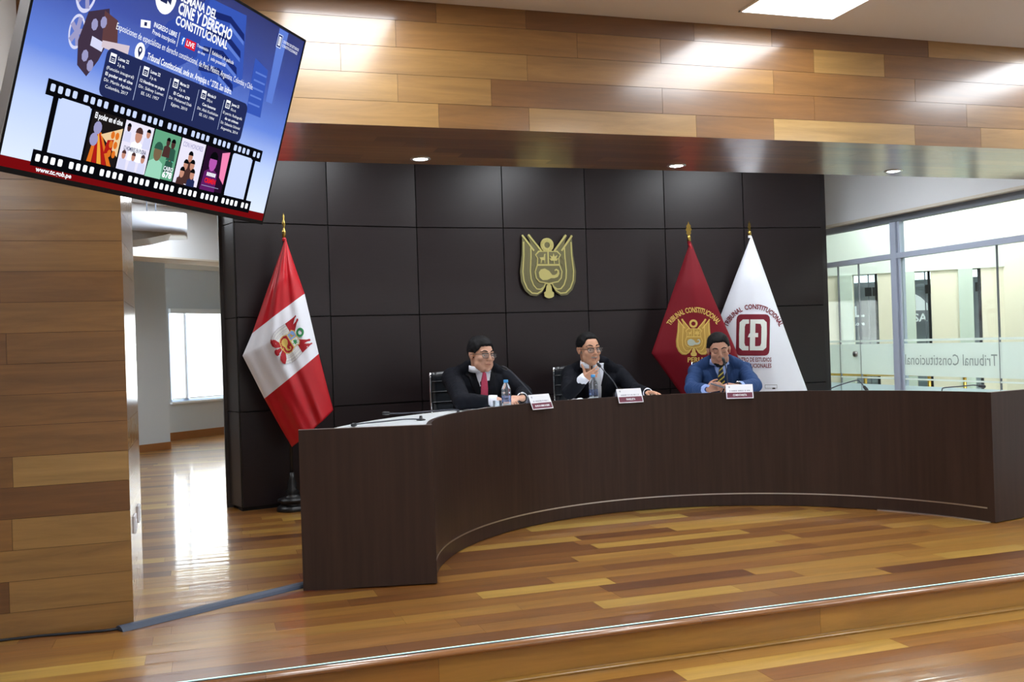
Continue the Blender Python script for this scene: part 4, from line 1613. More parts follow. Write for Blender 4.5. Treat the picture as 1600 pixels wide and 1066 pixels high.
# ------------------------------------------------------------------ flags on poles
def flag(name, label, px0, Y, finial_top, cloth_top, stations, segmats, finial='spear', parts=None, seedn=0, bulge=.05, folds=3, amp=1.0):
    x0 = ony(px0, 450, Y).x
    P0 = V((x0, Y, 0))
    toc = V((CAM.x - P0.x, CAM.y - P0.y, 0)).normalized()
    e_ = V((-toc.y, toc.x, 0))
    if e_.x < 0:
        e_ = -e_
    F0 = P0 + toc * .02

    def pl(x, y):
        r = ray(x, y); return CAM + r * ((F0 - CAM).dot(toc) / r.dot(toc)) - P0
    root = empty('flag_stand', P0, label=label, cat='flag')
    zt = ony(px0, finial_top, Y).z; zc = ony(px0, cloth_top, Y).z
    mb = MB(); mb.tube([(0, 0, .10), (0, 0, zc + .01)], .013, M_black, 12); mb.build('pole', root)
    mb = MB()
    H_ = zt - zc
    if finial == 'spear':
        mb.lathe([(.013, 0), (.016, H_ * .25), (.010, H_ * .33), (.006, H_ * .42), (.014, H_ * .55), (.011, H_ * .66), (.006, H_ * .74), (.009, H_ * .86), (.0008, H_)], M_gold, 14, (0, 0, zc))
    else:
        mb.lathe([(.016, 0), (.016, H_ * .25), (.010, H_ * .30)], M_gold, 14, (0, 0, zc))
        z = zc + H_ * .28
        mb.prism([(-.008, 0), (-.022, H_ * .12), (-.018, H_ * .2), (-.027, H_ * .3), (-.018, H_ * .42), (-.020, H_ * .5), (-.008, H_ * .58), (0, H_ * .72), (.008, H_ * .58), (.020, H_ * .5), (.018, H_ * .42), (.027, H_ * .3), (.018, H_ * .2), (.022, H_ * .12), (.008, 0)], -.005, .005, M_gold, lambda a, b, c: e_ * (a * (1 if finial == 'leaf' else .55)) + toc * (c + (0 if finial == 'leaf' else a * .5)) + V((0, 0, z + b)))
    mb.build('finial', root)
    mb = MB()
    mb.lathe([(.0, .0), (.125, .0), (.127, .012), (.12, .03), (.10, .045), (.088, .052), (.092, .066), (.116, .078), (.114, .092), (.07, .105), (.045, .13), (.055, .150), (.034, .17), (.036, .22), (.022, .25), (.018, .30)], M_black, 28)
    mb.build('base', root)
    # cloth
    NXc, sub = 28, 14
    rows = []
    ns = len(stations)
    for i in range(ns - 1):
        for k in range(sub + (1 if i == ns - 2 else 0)):
            f = k / sub
            (l0, r0), (l1, r1) = stations[i], stations[i + 1]
            l = (l0[0] + (l1[0] - l0[0]) * f, l0[1] + (l1[1] - l0[1]) * f)
            r = (r0[0] + (r1[0] - r0[0]) * f, r0[1] + (r1[1] - r0[1]) * f)
            rows.append((pl(*l), pl(*r), i, (i + f) / (ns - 1)))
    mb = MB()
    front, back = [], []
    rr = random.Random(seedn)
    ph = [rr.uniform(0, 6.28) for _ in range(4)]
    for a, b, i, t_ in rows:
        for k in range(NXc + 1):
            s_ = k / NXc
            p = a + (b - a) * s_
            w_ = (b - a).length
            env = math.sin(math.pi * s_)
            q = bulge * env ** .8 * min(1, w_ / .3) + amp * min(.014, w_ * .05) * env ** .5 * (math.sin(folds * 2 * math.pi * s_ ** 1.1 + ph[0] + t_ * 2.2) + .5 * math.sin(folds * 4.4 * math.pi * s_ + ph[1] - t_ * 5))
            q += .006 * math.sin(t_ * 19 + s_ * 7 + ph[2]) * env * min(1, w_ / .3)
            front.append(p + toc * q)
            back.append(p - toc * (.006 + .03 * env * min(1, w_ / .3)))
    n = len(rows); m_ = NXc + 1; N = len(front)
    bymat = {}
    fs = []
    for i in range(n - 1):
        mt = segmats[rows[i][2]]
        F1 = []
        for k in range(NXc):
            a = i * m_ + k
            F1 += [(a, a + m_, a + m_ + 1, a + 1), (N + a, N + a + 1, N + a + m_ + 1, N + a + m_)]
        F1 += [(i * m_, N + i * m_, N + (i + 1) * m_, (i + 1) * m_), (i * m_ + NXc, (i + 1) * m_ + NXc, N + (i + 1) * m_ + NXc, N + i * m_ + NXc)]
        if i == n - 2:
            F1 += [((n - 1) * m_ + k, N + (n - 1) * m_ + k, N + (n - 1) * m_ + k + 1, (n - 1) * m_ + k + 1) for k in range(NXc)]
        bymat.setdefault(mt, []).extend(F1)
    first = True
    allv = front + back
    n0 = len(mb.v)
    mb.v.extend(allv)
    for mt, F1 in bymat.items():
        k_ = mb.m(mt)
        for f in F1:
            mb.f.append(list(f)); mb.mi.append(k_); mb.sm.append(True); mb.tone.append(0)
    cloth = mb.build('cloth', root)
    bv = BVHTree.FromPolygons(front, [(i * m_ + k, (i + 1) * m_ + k, (i + 1) * m_ + k + 1, i * m_ + k + 1) for i in range(n - 1) for k in range(NXc)])

    def onc(x, y, h):
        p = pl(x, y)
        hit = bv.ray_cast(p + toc * .6, -toc, 1.2)
        q = hit[0] if hit[0] is not None else p
        return q + toc * (.0022 + h)
    # knot of cloth at the top
    mb = MB(); mb.sphere((0, 0, zc - .012), (.017, .017, .022), segmats[0], 12); mb.build('tie_knot', cloth)
    return root, cloth, onc


M_red = mat('red_satin', rgb(190, 22, 36), 0.38, spec=.6, noise=.08, nscale=14, bump=.05)
M_wsat = mat('white_satin', rgb(238, 241, 250), 0.4, spec=.5)
M_maroon = mat('maroon_cloth', rgb(116, 12, 28), 0.62, spec=.3)
M_wcloth = mat('white_cloth', rgb(236, 240, 250), 0.7, spec=.3)
M_goldth = mat('gold_thread', rgb(222, 190, 104), 0.45, .35, noise=.15, nscale=90)
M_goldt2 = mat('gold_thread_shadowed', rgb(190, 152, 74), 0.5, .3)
M_mar2 = mat('maroon_embroidery', rgb(120, 18, 40), 0.6)
M_blueem = mat('sky_blue_embroidery', rgb(120, 160, 220), 0.6)
M_green = mat('green_embroidery', rgb(40, 140, 80), 0.6)
M_redem = mat('red_embroidery', rgb(170, 14, 30), 0.6)
M_whem = mat('white_embroidery', rgb(228, 230, 228), 0.6)
M_logow = mat('logo_off_white', rgb(226, 232, 226), 0.6)


def arc_text(mb, s, cx, cy, rad, a0, a1, hgt, mt, onc, h=.0006, sx=1.0, bold=.01):
    vs, fs = text2d(s, 1.0, bold, 'LEFT')
    x0, x1 = min(v.x for v in vs), max(v.x for v in vs)
    out = []
    for v in vs:
        f = (v.x - x0) / (x1 - x0)
        g = R(a0 + (a1 - a0) * f)
        r = rad + v.y * hgt
        out.append(onc(cx + r * math.cos(g), cy - r * math.sin(g), h))
    mb.add(out, fs, mt)


def flat_text(mb, s, cx, cy, wpx, hpx, mt, onc, h=.0006, bold=.01, slope=0.0):
    vs, fs = text2d(s, 1.0, bold, 'CENTER')
    x0, x1 = min(v.x for v in vs), max(v.x for v in vs)
    k = wpx / (x1 - x0)
    mb.add([onc(cx + v.x * k, cy - v.y * hpx - slope * v.x * k, h) for v in vs], fs, mt)


# Peruvian flag at the left
root, cloth, onc = flag('flag', 'red and white national flag with colourful crest at the left', 446.5, 7.90, 333, 372,
    [((445.5, 373), (446.5, 373)), ((420, 446), (461, 416)), ((394, 521), (476, 459)), ((379, 556), (487, 506)), ((413, 623), (498, 553)), ((434, 661), (510, 600)), ((456, 699), (521, 641))],
    [M_red, M_red, M_wsat, M_wsat, M_red, M_red], 'spear', seedn=3, bulge=.10, folds=2.2)
mb = MB()
PAL = dict(fine=.16, tri=M_redem, srim=M_goldth, banner=mat('grey_embroidery', rgb(206, 206, 212), .6), stripe=M_whem, ridge=M_whem, shield_l=M_blueem, shield_r=M_whem, shield_b=M_redem, knob=M_redem, figure_l=M_goldt2, figure_r=M_green, figure_b=M_goldth, wreath=M_green, open=True, wreath_y=.78, sw=.05)
ua = V((.755, -.656)); ra_ = V((.52, .86))
def pmap(x, y, z):
    q = 28.5
    return onc(452.5 + (ra_.x * x + ua.x * y) * q * .98, 534.5 + (ra_.y * x + ua.y * y) * q * .98, z * 1.3 + .001)
emblem(mb, PAL, pmap, .0010)
mb.build('crest', cloth, fix=False)

# white flag
root, cloth, onc = flag('flag', 'white flag with maroon square logo on its pole at the right', 1174, 8.08, 345, 368,
    [((1173.5, 369), (1174.5, 369)), ((1149, 432), (1197, 432)), ((1124.5, 497), (1220, 497)), ((1118, 555), (1241, 555)), ((1122, 609), (1261, 609)), ((1140, 690), (1270, 670)), ((1180, 752), (1190, 752))],
    [M_wcloth] * 6, 'side', seedn=8, bulge=.09, folds=1.2, amp=.35)
mb = MB()
arc_text(mb, 'TRIBUNAL  CONSTITUCIONAL', 1177.5, 526, 46, 160, 21, 10.5, M_mar2, onc, h=.003, bold=.03)
mb.build('arched_lettering', cloth, fix=False); mb = MB()
flat_text(mb, 'CENTRO DE ESTUDIOS', 1176.5, 562, 57, 9.0, M_mar2, onc, h=.004, bold=.02)
flat_text(mb, 'CONSTITUCIONALES', 1176.5, 571.5, 57, 9.0, M_mar2, onc, h=.004, bold=.02)
mb.build('embroidered_lettering', cloth, fix=False)
mb = MB()


def rrect(x0, y0, x1, y1, r, n=5):
    p = []
    for cx, cy, a in ((x1 - r, y0 + r, -90), (x1 - r, y1 - r, 0), (x0 + r, y1 - r, 90), (x0 + r, y0 + r, 180)):
        for i in range(n + 1):
            g = R(a + 90 * i / n)
            p.append((cx + r * math.cos(g), cy + r * math.sin(g)))
    return p


def grid_prism(mb, poly, h0, h1, mt, onc):
    mb.prism(poly, h0, h1, mt, onc)


skew = lambda f: (lambda x, y, z: f(x + (523 - y) * .02, y, z))
so = skew(onc)
# the square is laid in strips so that it follows the cloth
for i in range(8):
    xa, xb = 1150.5 + i * 6.5, 1150.5 + (i + 1) * 6.5
    for j in range(8):
        ya, yb = 491.5 + j * 8, 491.5 + (j + 1) * 8
        poly = [(xa, ya), (xb, ya), (xb, yb), (xa, yb)]
        if (i, j) in ((0, 0), (7, 0), (0, 7), (7, 7)):
            cx_ = xb if i == 0 else xa; cy_ = yb if j == 0 else ya
            sx_ = -1 if i == 0 else 1; sy_ = -1 if j == 0 else 1
            arc = [(cx_ + sx_ * 6.5 * math.cos(R(q)), cy_ + sy_ * 8 * math.sin(R(q))) for q in (0, 30, 60, 90)]
            poly = [(cx_, cy_)] + arc
        mb.prism(poly, 0, .0006, M_mar2, so)
def bracket(s):
    c = 1176.5
    pts = [(c + s * 6.5, 499.5), (c + s * 16, 499.5), (c + s * 21, 504), (c + s * 21.5, 523), (c + s * 21, 543), (c + s * 16, 547.5), (c + s * 6.5, 547.5), (c + s * 6.5, 541), (c + s * 11.5, 540.5), (c + s * 13, 536), (c + s * 13, 511), (c + s * 11.5, 506.5), (c + s * 6.5, 506)]
    return pts
for s in (-1, 1):
    mb.decal(bracket(s), .0005, .002, M_logow, so, 5)
mb.decal([(1172, 499.5), (1183, 499.5), (1183, 506), (1180, 506), (1180, 520.5), (1184.5, 520.5), (1184.5, 527), (1180, 527), (1180, 541), (1183, 541), (1183, 547.5), (1172, 547.5), (1172, 527), (1168.5, 527), (1170.5, 522), (1172, 520.5)], .0005, .002, M_logow, so, 5)
mb.build('logo', cloth, fix=False)
mb = MB()
mb.prism([(1195, 600.5), (1214, 600.5), (1214, 606.5), (1195, 606.5)], 0, .0004, mat('flag_tag_grey', rgb(150, 150, 150), .7), onc)
mb.prism([(1195.6, 601.2), (1213.4, 601.2), (1213.4, 605.8), (1195.6, 605.8)], .0004, .0008, M_wcloth, onc)
mb.prism([(1206.5, 605.2), (1211, 605.2), (1211, 607.4), (1206.5, 607.4)], .0008, .0012, M_black, onc)
mb.build('tag', cloth, fix=False)

# maroon flag, in front of the white one
root, cloth, onc = flag('flag', 'maroon flag with gold coat of arms and gold lettering', 1079, 7.95, 346, 377,
    [((1078.3, 378), (1079.7, 378)), ((1049, 462), (1110, 455)), ((1018, 552), (1150, 547)), ((1062, 613), (1166, 605)), ((1100, 668), (1160, 690)), ((1128, 712), (1134, 716))],
    [M_maroon] * 5, 'leaf', seedn=5, bulge=.07, folds=1.3, amp=.3)
mb = MB()
arc_text(mb, 'TRIBUNAL CONSTITUCIONAL', 1084.5, 531, 46, 149, 34, 11.5, M_goldth, onc, h=.003, bold=.02)
mb.build('arched_lettering', cloth, fix=False); mb = MB()
flat_text(mb, 'PERU', 1086, 562.5, 23, 10.5, M_goldth, onc, h=.003, bold=.03)
mb.build('embroidered_lettering', cloth, fix=False)
mb = MB()
PG = dict(fine=.2, banner=M_goldt2, stripe=M_goldt2, ridge=M_goldth, shield_l=M_goldt2, shield_r=M_goldt2, shield_b=M_goldt2, knob=M_goldth, figure_l=M_goldth, figure_r=M_goldth, figure_b=mat('silver_thread', rgb(190, 200, 186), .5, .3), wreath=M_goldth, open=True, wreath_y=.80)
emblem(mb, PG, lambda x, y, z: onc(1084 + x * 27.5, 528 - y * 27.5, z), .0016)
mb.build('crest', cloth, fix=False)
mb = MB()
mb.tube([root.location * 0 + V((-.01, -.02, ony(1079, 381, 7.95).z)), V((.0, -.03, ony(1079, 388, 7.95).z)), V((.012, -.03, ony(1079, 394, 7.95).z))], [.012, .010, .003], M_redem, 10)
mb.build('ribbon', cloth)

# ------------------------------------------------------------------ television
c_ = V((-.0386, 3.1022, 2.0497)); h_ = V((.5582, .8297, .0008)).normalized(); n_ = V((.7926, -.5329, -.2964)).normalized()
u_ = n_.cross(h_).normalized()
if u_.z < 0:
    u_ = -u_
W_, H_ = 1.24, .682
TM = Matrix((h_, u_, h_.cross(u_))).transposed().to_4x4()
if h_.cross(u_).dot(n_) < 0:
    TM = Matrix((h_, u_, -h_.cross(u_))).transposed().to_4x4()
TM.translation = c_
tv = put(bpy.data.objects.new('television', None), label='large wall-hung television showing a film week poster, tilted down', cat='television')
tv['label'] = 'large black ceiling-hung television showing a blue film week poster'
tv.matrix_world = TM
M_bez = mat('television_bezel_black', rgb(8, 8, 10), .6, spec=.15)
mb = MB()
mb.box((-W_ / 2, -H_ / 2, -.028), (W_ / 2, H_ / 2, -.002), M_bez)
mb.box((-.34, -.24, -.075), (.34, .20, -.028), M_bez)
bevel(mb.build('case', tv), .004)
mb = MB()
for lo, hi in (((-W_ / 2, -H_ / 2), (W_ / 2, -H_ / 2 + .014)), ((-W_ / 2, H_ / 2 - .008), (W_ / 2, H_ / 2)), ((-W_ / 2, -H_ / 2), (-W_ / 2 + .007, H_ / 2)), ((W_ / 2 - .007, -H_ / 2), (W_ / 2, H_ / 2))):
    mb.box((lo[0], lo[1], -.002), (hi[0], hi[1], .002), M_bez)
mb.box((-W_ / 2 - .002, -H_ / 2, -.028), (-W_ / 2, H_ / 2, .001), M_alu)
mb.build('bezel', tv)
inv = TM.inverted().to_3x3()
dn_ = inv @ V((0, 0, 1))
mb = MB()
top = V((0, .05, -.10)); pole_l = (ZC - (TM @ top).z)
mb.tube([top, top + dn_ * pole_l], .022, M_black, 14)
mb.obox(top + dn_ * (pole_l - .01), inv @ V((.09, 0, 0)), inv @ V((0, .09, 0)), dn_ * .008, M_black)
mb.box((-.2, -.12, -.10), (.2, .16, -.075), M_black)
mb.build('ceiling_mount', tv)
# picture on the screen
M_scr = bpy.data.materials.new('screen_blue_gradient'); M_scr.use_nodes = True
nt = M_scr.node_tree; nt.nodes.clear()
tc = nt.nodes.new('ShaderNodeTexCoord'); sp = nt.nodes.new('ShaderNodeSeparateXYZ'); nt.links.new(tc.outputs['Object'], sp.inputs[0])
mr = nt.nodes.new('ShaderNodeMapRange'); mr.inputs[1].default_value = -.30; mr.inputs[2].default_value = .33; nt.links.new(sp.outputs[1], mr.inputs[0])
rp = nt.nodes.new('ShaderNodeValToRGB'); cr_ = rp.color_ramp
for i, (p, c) in enumerate(((0.0, rgb(214, 226, 252)), (.25, rgb(180, 200, 244)), (.45, rgb(92, 126, 214)), (.70, rgb(44, 68, 158)), (1.0, rgb(24, 36, 104)))):
    el = cr_.elements[i] if i < 2 else cr_.elements.new(p)
    el.position = p; el.color = c
nt.links.new(mr.outputs[0], rp.inputs[0])
em = nt.nodes.new('ShaderNodeEmission'); nt.links.new(rp.outputs[0], em.inputs[0]); em.inputs[1].default_value = 1.0
gl = nt.nodes.new('ShaderNodeBsdfGlossy'); gl.inputs['Roughness'].default_value = .25; gl.inputs[0].default_value = (.04, .04, .04, 1)
ad = nt.nodes.new('ShaderNodeAddShader'); nt.links.new(em.outputs[0], ad.inputs[0]); nt.links.new(gl.outputs[0], ad.inputs[1])
oo = nt.nodes.new('ShaderNodeOutputMaterial'); nt.links.new(ad.outputs[0], oo.inputs[0])
E_ = lambda n, r, g, b: emis('screen_' + n, rgb(r, g, b), 1.0)
SW, SR, SK, SN, SL = E_('white', 245, 248, 255), E_('red', 112, 10, 14), E_('black', 8, 8, 12), E_('navy', 34, 42, 84), E_('lavender', 196, 210, 246)
SB1, SB2, SB3 = E_('building_blue', 54, 84, 176), E_('building_dark', 26, 40, 104), E_('building_pale', 92, 122, 206)
mb = MB()
Z = [.0004]


def lay(poly, m_):
    Z[0] += .00001
    mb.add([V((p[0], p[1], Z[0])) for p in poly], [tuple(t) for t in tessellate_polygon([[V((p[0], p[1], 0)) for p in poly]])], m_)


def rect(x0, y0, x1, y1, m_):
    lay([(x0, y0), (x1, y0), (x1, y1), (x0, y1)], m_)


def txt(s, x, y, hgt, m_, width=None, align='LEFT', bold=.008, shear=0.0):
    vs, fs = text2d(s, 1.0, bold, align)
    x0, x1 = min(v.x for v in vs), max(v.x for v in vs)
    k = (width / (x1 - x0)) if width else hgt
    xa = {'LEFT': x0, 'CENTER': (x0 + x1) / 2}[align]
    Z[0] += .00001
    mb.add([V((x + (v.x - xa) * k + shear * v.y * hgt, y + v.y * hgt, Z[0])) for v in vs], fs, m_)


BL, BR_, BB, BT = -W_ / 2 + .007, W_ / 2 - .007, -H_ / 2 + .014, H_ / 2 - .008
mb.add([(BL, BB, .0002), (BR_, BB, .0002), (BR_, BT, .0002), (BL, BT, .0002)], [(0, 1, 2, 3)], M_scr)
# the office building behind the title
lay([(.02, .30), (.24, .31), (.30, .10), (.16, .02), (.02, .12)], SB1)
for k in range(4):
    y = .27 - k * .055
    lay([(.06, y), (.16, y + .012), (.25, y - .018), (.26, y - .040), (.165, y - .008), (.06, y - .020)], SB2)
    lay([(.165, y - .010), (.255, y - .040), (.26, y - .052), (.165, y - .022)], SB3)
lay([(.34, .20), (.43, .18), (.45, .02), (.36, .02)], SB1)
for k in range(5):
    rect(.36, .05 + k * .026, .43, .056 + k * .026, SB3)
lay([(.44, .33), (.50, .33), (.50, .08), (.46, .08)], SB3)
lay([(-.12, .18), (.04, .30), (.04, .12), (-.05, .06), (-.20, .06)], E_('haze_blue', 50, 72, 158))
# film projector at the left
PJ, PJ2, PJ3 = E_('projector_grey', 150, 148, 190), E_('projector_dark', 62, 48, 66), E_('projector_light', 206, 208, 236)
for cx_, cy_, r0_ in ((-.452, .16, .060), (-.455, .05, .045)):
    for q in range(8):
        lay([(cx_ + x_ * .62, cy_ + y_) for x_, y_ in ring_poly(0, 0, r0_ * .82, r0_, q * 45, q * 45 + 45, 4)], PJ3)
    for q in range(5):
        g = R(q * 72 + 10)
        lay(stroke([(cx_, cy_), (cx_ + r0_ * .55 * math.cos(g), cy_ + r0_ * .85 * math.sin(g))], .007), PJ)
lay([(-.43, .11), (-.36, .14), (-.335, .07), (-.36, .0), (-.39, -.05), (-.43, -.03), (-.445, .03)], PJ2)
lay([(-.375, .13), (-.32, .12), (-.30, .05), (-.36, .04)], E_('projector_brown', 92, 60, 62))
lay([(-.40, .055), (-.35, .05), (-.355, .025), (-.40, .03)], PJ3)
lay([(-.36, .055), (-.255, .070), (-.255, .035), (-.36, .038)], E_('projector_beam', 206, 190, 200))
for q in ((-.41, .0), (-.385, -.02), (-.40, .085), (-.37, .10)):
    lay([(q[0] + .012 * math.cos(R(a)), q[1] + .016 * math.sin(R(a))) for a in range(0, 360, 45)], PJ)
# title
lay([(-.155 + .046 * math.cos(R(a)), .243 + .052 * math.sin(R(a))) for a in range(0, 360, 15)], SW)
lay([(-.175, .222), (-.145, .222), (-.145, .246), (-.175, .246)], SN)
lay([(-.145, .232), (-.128, .224), (-.128, .246), (-.145, .238)], SN)
for q in (-.170, -.150):
    lay([(q + .011 * math.cos(R(a)), .262 + .013 * math.sin(R(a))) for a in range(0, 360, 30)], SN)
txt('SEMANA DEL', -.092, .262, .036, SW, .18, bold=.03)
txt('CINE Y DERECHO', -.092, .228, .046, SW, .278, bold=.035)
txt('CONSTITUCIONAL', -.092, .193, .036, SW, .268, bold=.03)
# ingress line
lay([(-.235, .150), (-.195, .158), (-.190, .138), (-.230, .130)], SW); lay([(-.219, .148), (-.208, .150), (-.206, .140), (-.217, .138)], SN)
txt('INGRESO LIBRE', -.178, .153, .019, SW, .105, bold=.02)
txt('Previa inscripción', -.178, .133, .018, SW, .105)
rect(-.064, .122, -.062, .165, SW)
rect(-.052, .132, -.028, .158, E_('social_blue', 40, 90, 190)); txt('f', -.040, .145, .028, SW, align='CENTER', bold=.03)
rect(-.028, .132, .022, .158, E_('live_red', 214, 30, 50)); txt('LIVE', -.022, .145, .020, SW, .038, bold=.02)
txt('Transmisión', .027, .153, .013, SW, .06); txt('en vivo', .038, .137, .013, SW, .036)
rect(.096, .122, .098, .165, SW)
txt('Exhibición de película', .108, .152, .016, SW, .12); txt('solo presencial', .108, .134, .016, SW, .08)
txt('Exposiciones de especialistas en derecho constitucional, de Perú, México, Argentina, Colombia y Chile.', -.321, .105, .026, SW, .686, bold=0)
lay([(-.211 + .021 * math.cos(R(a)), .066 + .026 * math.sin(R(a))) for a in range(0, 360, 20)], SW)
lay([(-.211 + .009 * math.cos(R(a)), .070 + .011 * math.sin(R(a))) for a in range(0, 360, 30)] , SN); lay([(-.219, .066), (-.203, .066), (-.211, .050)], SN)
lay([(-.211 + .004 * math.cos(R(a)), .071 + .005 * math.sin(R(a))) for a in range(0, 360, 45)], SW)
txt('Tribunal Constitucional, sede av. Arequipa n.° 2720, San Isidro.', -.177, .063, .027, SW, .43, bold=.018)
# programme box
lay(rrect(-.335, -.086, .362, .046, .022), SN)
cols = [(-.268, 'Lunes 22', '2 p. m.', '(Función inaugural)', 'El poder en el cine', 'Dir. Martín Agudelo', 'Colombia, 2017'),
        (-.129, 'Lunes 22', '3 p. m.', '', '12 Hombres en pugna', 'Dir. Sidney Lumet', 'EE. UU. 1957'),
        (.010, 'Martes 23', '2 p. m.', '', 'El Cairo 678', 'Dir. Mohamed Diab', 'Egipto, 2010'),
        (.153, 'Miércoles 24', '2:30 p. m.', '', 'Con honores', 'Dir. Alek Keshishian', 'EE. UU. 1994'),
        (.288, 'Jueves 25', '10 a. m.', 'El patrón. Radiografía', 'de un crimen', 'Dir. Sebastián Schindel', 'Argentina, 2014')]
for i, (cx_, a, b, c, d, e_, f) in enumerate(cols):
    rect(cx_ - .052, .008, cx_ - .028, .034, SW); rect(cx_ - .049, .011, cx_ - .031, .026, SN)
    rect(cx_ - .046, .019, cx_ - .034, .0205, SW); rect(cx_ - .046, .014, cx_ - .034, .0155, SW)
    txt(a, cx_ - .020, .026, .013, SW, .044, bold=.02); txt(b, cx_ - .018, .010, .013, SW, .03)
    y = -.008
    for s_, b_ in ((c, .0), (d, .02), (e_, 0), (f, 0)):
        if s_:
            txt(s_, cx_, y, .0125, SW, min(.112, .0066 * len(s_)), 'CENTER', bold=b_)
            y -= .0165
    if i < 4:
        xs_ = (cols[i][0] + cols[i + 1][0]) / 2 + .003
        rect(xs_ - .0008, -.068, xs_ + .0008, .030, SL)
# red footer
rect(BL, BB, BR_, -.300, SR)
# film strip
rect(-.515, -.127, .512, -.086, SK)
rect(-.515, -.310, .512, -.268, SK)
rect(-.487, -.27, -.468, -.12, SK); rect(.462, -.27, .480, -.12, SK)
rect(-.345, -.27, .342, -.12, SK)
frame_x = [(-.462, -.348), (.340, .458)]
for a, b in frame_x:
    lay(rrect(a, -.268, b, -.123, .010), SL)
# five film posters, plain stand-ins with their titles
PX = [(-.336, -.210), (-.204, -.079), (-.073, .052), (.058, .183), (.190, .321)]
y0, y1 = -.266, -.126
px_ = E_('poster_orange', 214, 110, 34); py_ = E_('poster_red', 168, 26, 22); pc_ = E_('poster_cream', 226, 196, 150)
a, b = PX[0]; rect(a, y0, b, y1, E_('poster_black', 26, 22, 22))
for k, m_ in enumerate((px_, py_, E_('poster_yellow', 230, 160, 60), py_, px_)):
    lay([(a + .012 + k * .020, y0), (a + .030 + k * .020, y0), (a + .030 + k * .004, y0 + .085), (a + .024 + k * .004, y0 + .085)], m_)
lay([(a + .045, y0 + .08), (b, y0 + .112), (b, y0 + .03)], pc_)
lay([(a + .07, y0 + .03), (a + .1, y0 + .04), (a + .1, y0 + .075), (a + .075, y0 + .07)], py_)
for k in range(6):
    q = (b - .016 - (k % 2) * .018, y0 + .035 + k // 2 * .026)
    lay([(q[0] + .008 * math.cos(R(t_)), q[1] + .011 * math.sin(R(t_))) for t_ in range(0, 360, 40)], px_)
for q in ((a + .028, y0 + .095), (a + .022, y0 + .062)):
    lay([(q[0] + .016 * math.cos(R(t_)), q[1] + .018 * math.sin(R(t_))) for t_ in range(0, 360, 30)], PJ)
txt('El poder en el cine', a + .008, y1 - .014, .022, SW, b - a - .014, bold=.03)


def figure(cx_, cy_, s_, body_, face_, hair_):
    lay([(cx_ - .020 * s_, cy_ - .05 * s_), (cx_ + .020 * s_, cy_ - .05 * s_), (cx_ + .017 * s_, cy_ - .016 * s_), (cx_, cy_ - .008 * s_), (cx_ - .017 * s_, cy_ - .016 * s_)], body_)
    lay([(cx_ + .010 * s_ * math.cos(R(t_)), cy_ + .014 * s_ * math.sin(R(t_))) for t_ in range(0, 360, 30)], face_)
    lay([(cx_ + .011 * s_ * math.cos(R(t_)), cy_ + .005 * s_ + .012 * s_ * math.sin(R(t_))) for t_ in range(0, 181, 30)], hair_)


skn = E_('poster_skin', 190, 136, 116); skd = E_('poster_brown', 72, 46, 44); gr_ = E_('poster_green', 96, 160, 126); grd = E_('poster_dark_green', 44, 84, 70)
a, b = PX[1]; rect(a, y0, b, y1, E_('poster_white', 226, 222, 240))
figure(a + .065, y1 - .035, 1.5, SW, skn, skd)
for k in range(3):
    figure(a + .02 + k * .042, y0 + .042, .85, PJ3, skn, skd)
figure(a + .018, y1 - .02, .8, PJ3, skd, SK); figure(b - .02, y1 - .022, .9, PJ3, skn, SK)
txt('12 HOMBRES EN PUGNA', a + .014, y0 + .062, .017, SN, .098, bold=.02)
a, b = PX[2]; rect(a, y0, b, y1, gr_)
figure(a + .032, y0 + .075, 1.9, E_('poster_pale_green', 150, 206, 180), E_('poster_green_face', 116, 96, 72), grd)
lay([(a + .075, y0 + .03), (b - .012, y0 + .03), (b - .016, y0 + .09), (a + .092, y0 + .10)], E_('poster_teal', 90, 196, 170))
figure(a + .094, y0 + .072, 1.0, grd, skn, E_('poster_teal', 90, 196, 170)); figure(b - .03, y1 - .03, 1.0, grd, skd, SK); figure(a + .07, y1 - .028, .9, skd, skd, SK)
txt('CAIRO', a + .074, y0 + .034, .018, SW, .046, bold=.02); txt('678', a + .074, y0 + .015, .026, SW, .046, bold=.04)
a, b = PX[3]; rect(a, y0, b, y1, E_('poster_white', 226, 222, 240))
txt('CON HONORES', a + .01, y1 - .018, .022, PJ, .104)
for q in ((.06, .088), (.045, .06), (.078, .064), (.035, .035), (.088, .036)):
    figure(a + q[0], y0 + q[1], 1.15, skd if q[0] < .08 else SN, skn, SK)
a, b = PX[4]; rect(a, y0, b, y1, E_('poster_purple_dark', 36, 14, 40))
figure(a + .05, y0 + .092, 2.1, E_('poster_purple', 92, 30, 96), E_('poster_magenta', 176, 84, 170), SK)
lay([(b - .03, y0 + .05), (b, y0 + .03), (b, y1), (b - .042, y1 - .01)], E_('poster_pink', 236, 130, 176))
[rect(a + .030 + k * .0085, y0 + .046, a + .0365 + k * .0085, y0 + .058, SW) for k in range(6)]; txt('CRIMEN', a + .026, y0 + .030, .022, E_('poster_bright_red', 230, 30, 30), .062, bold=.04)
rect(a + .015, y0 + .012, b - .02, y0 + .014, PJ)
rect(-.515, -.305, .512, -.268, SK)
u = -.503
g_ = 0
while u < .505:
    lay(rrect(u, -.115, u + .016, -.096, .004), SL)
    lay(rrect(u, -.297, u + .016, -.278, .004), SW)
    g_ += 1
    u += .0262 if g_ % 4 else .041
txt('www.tc.gob.pe', -.495, -.3165, .017, SW, .128, bold=.03)
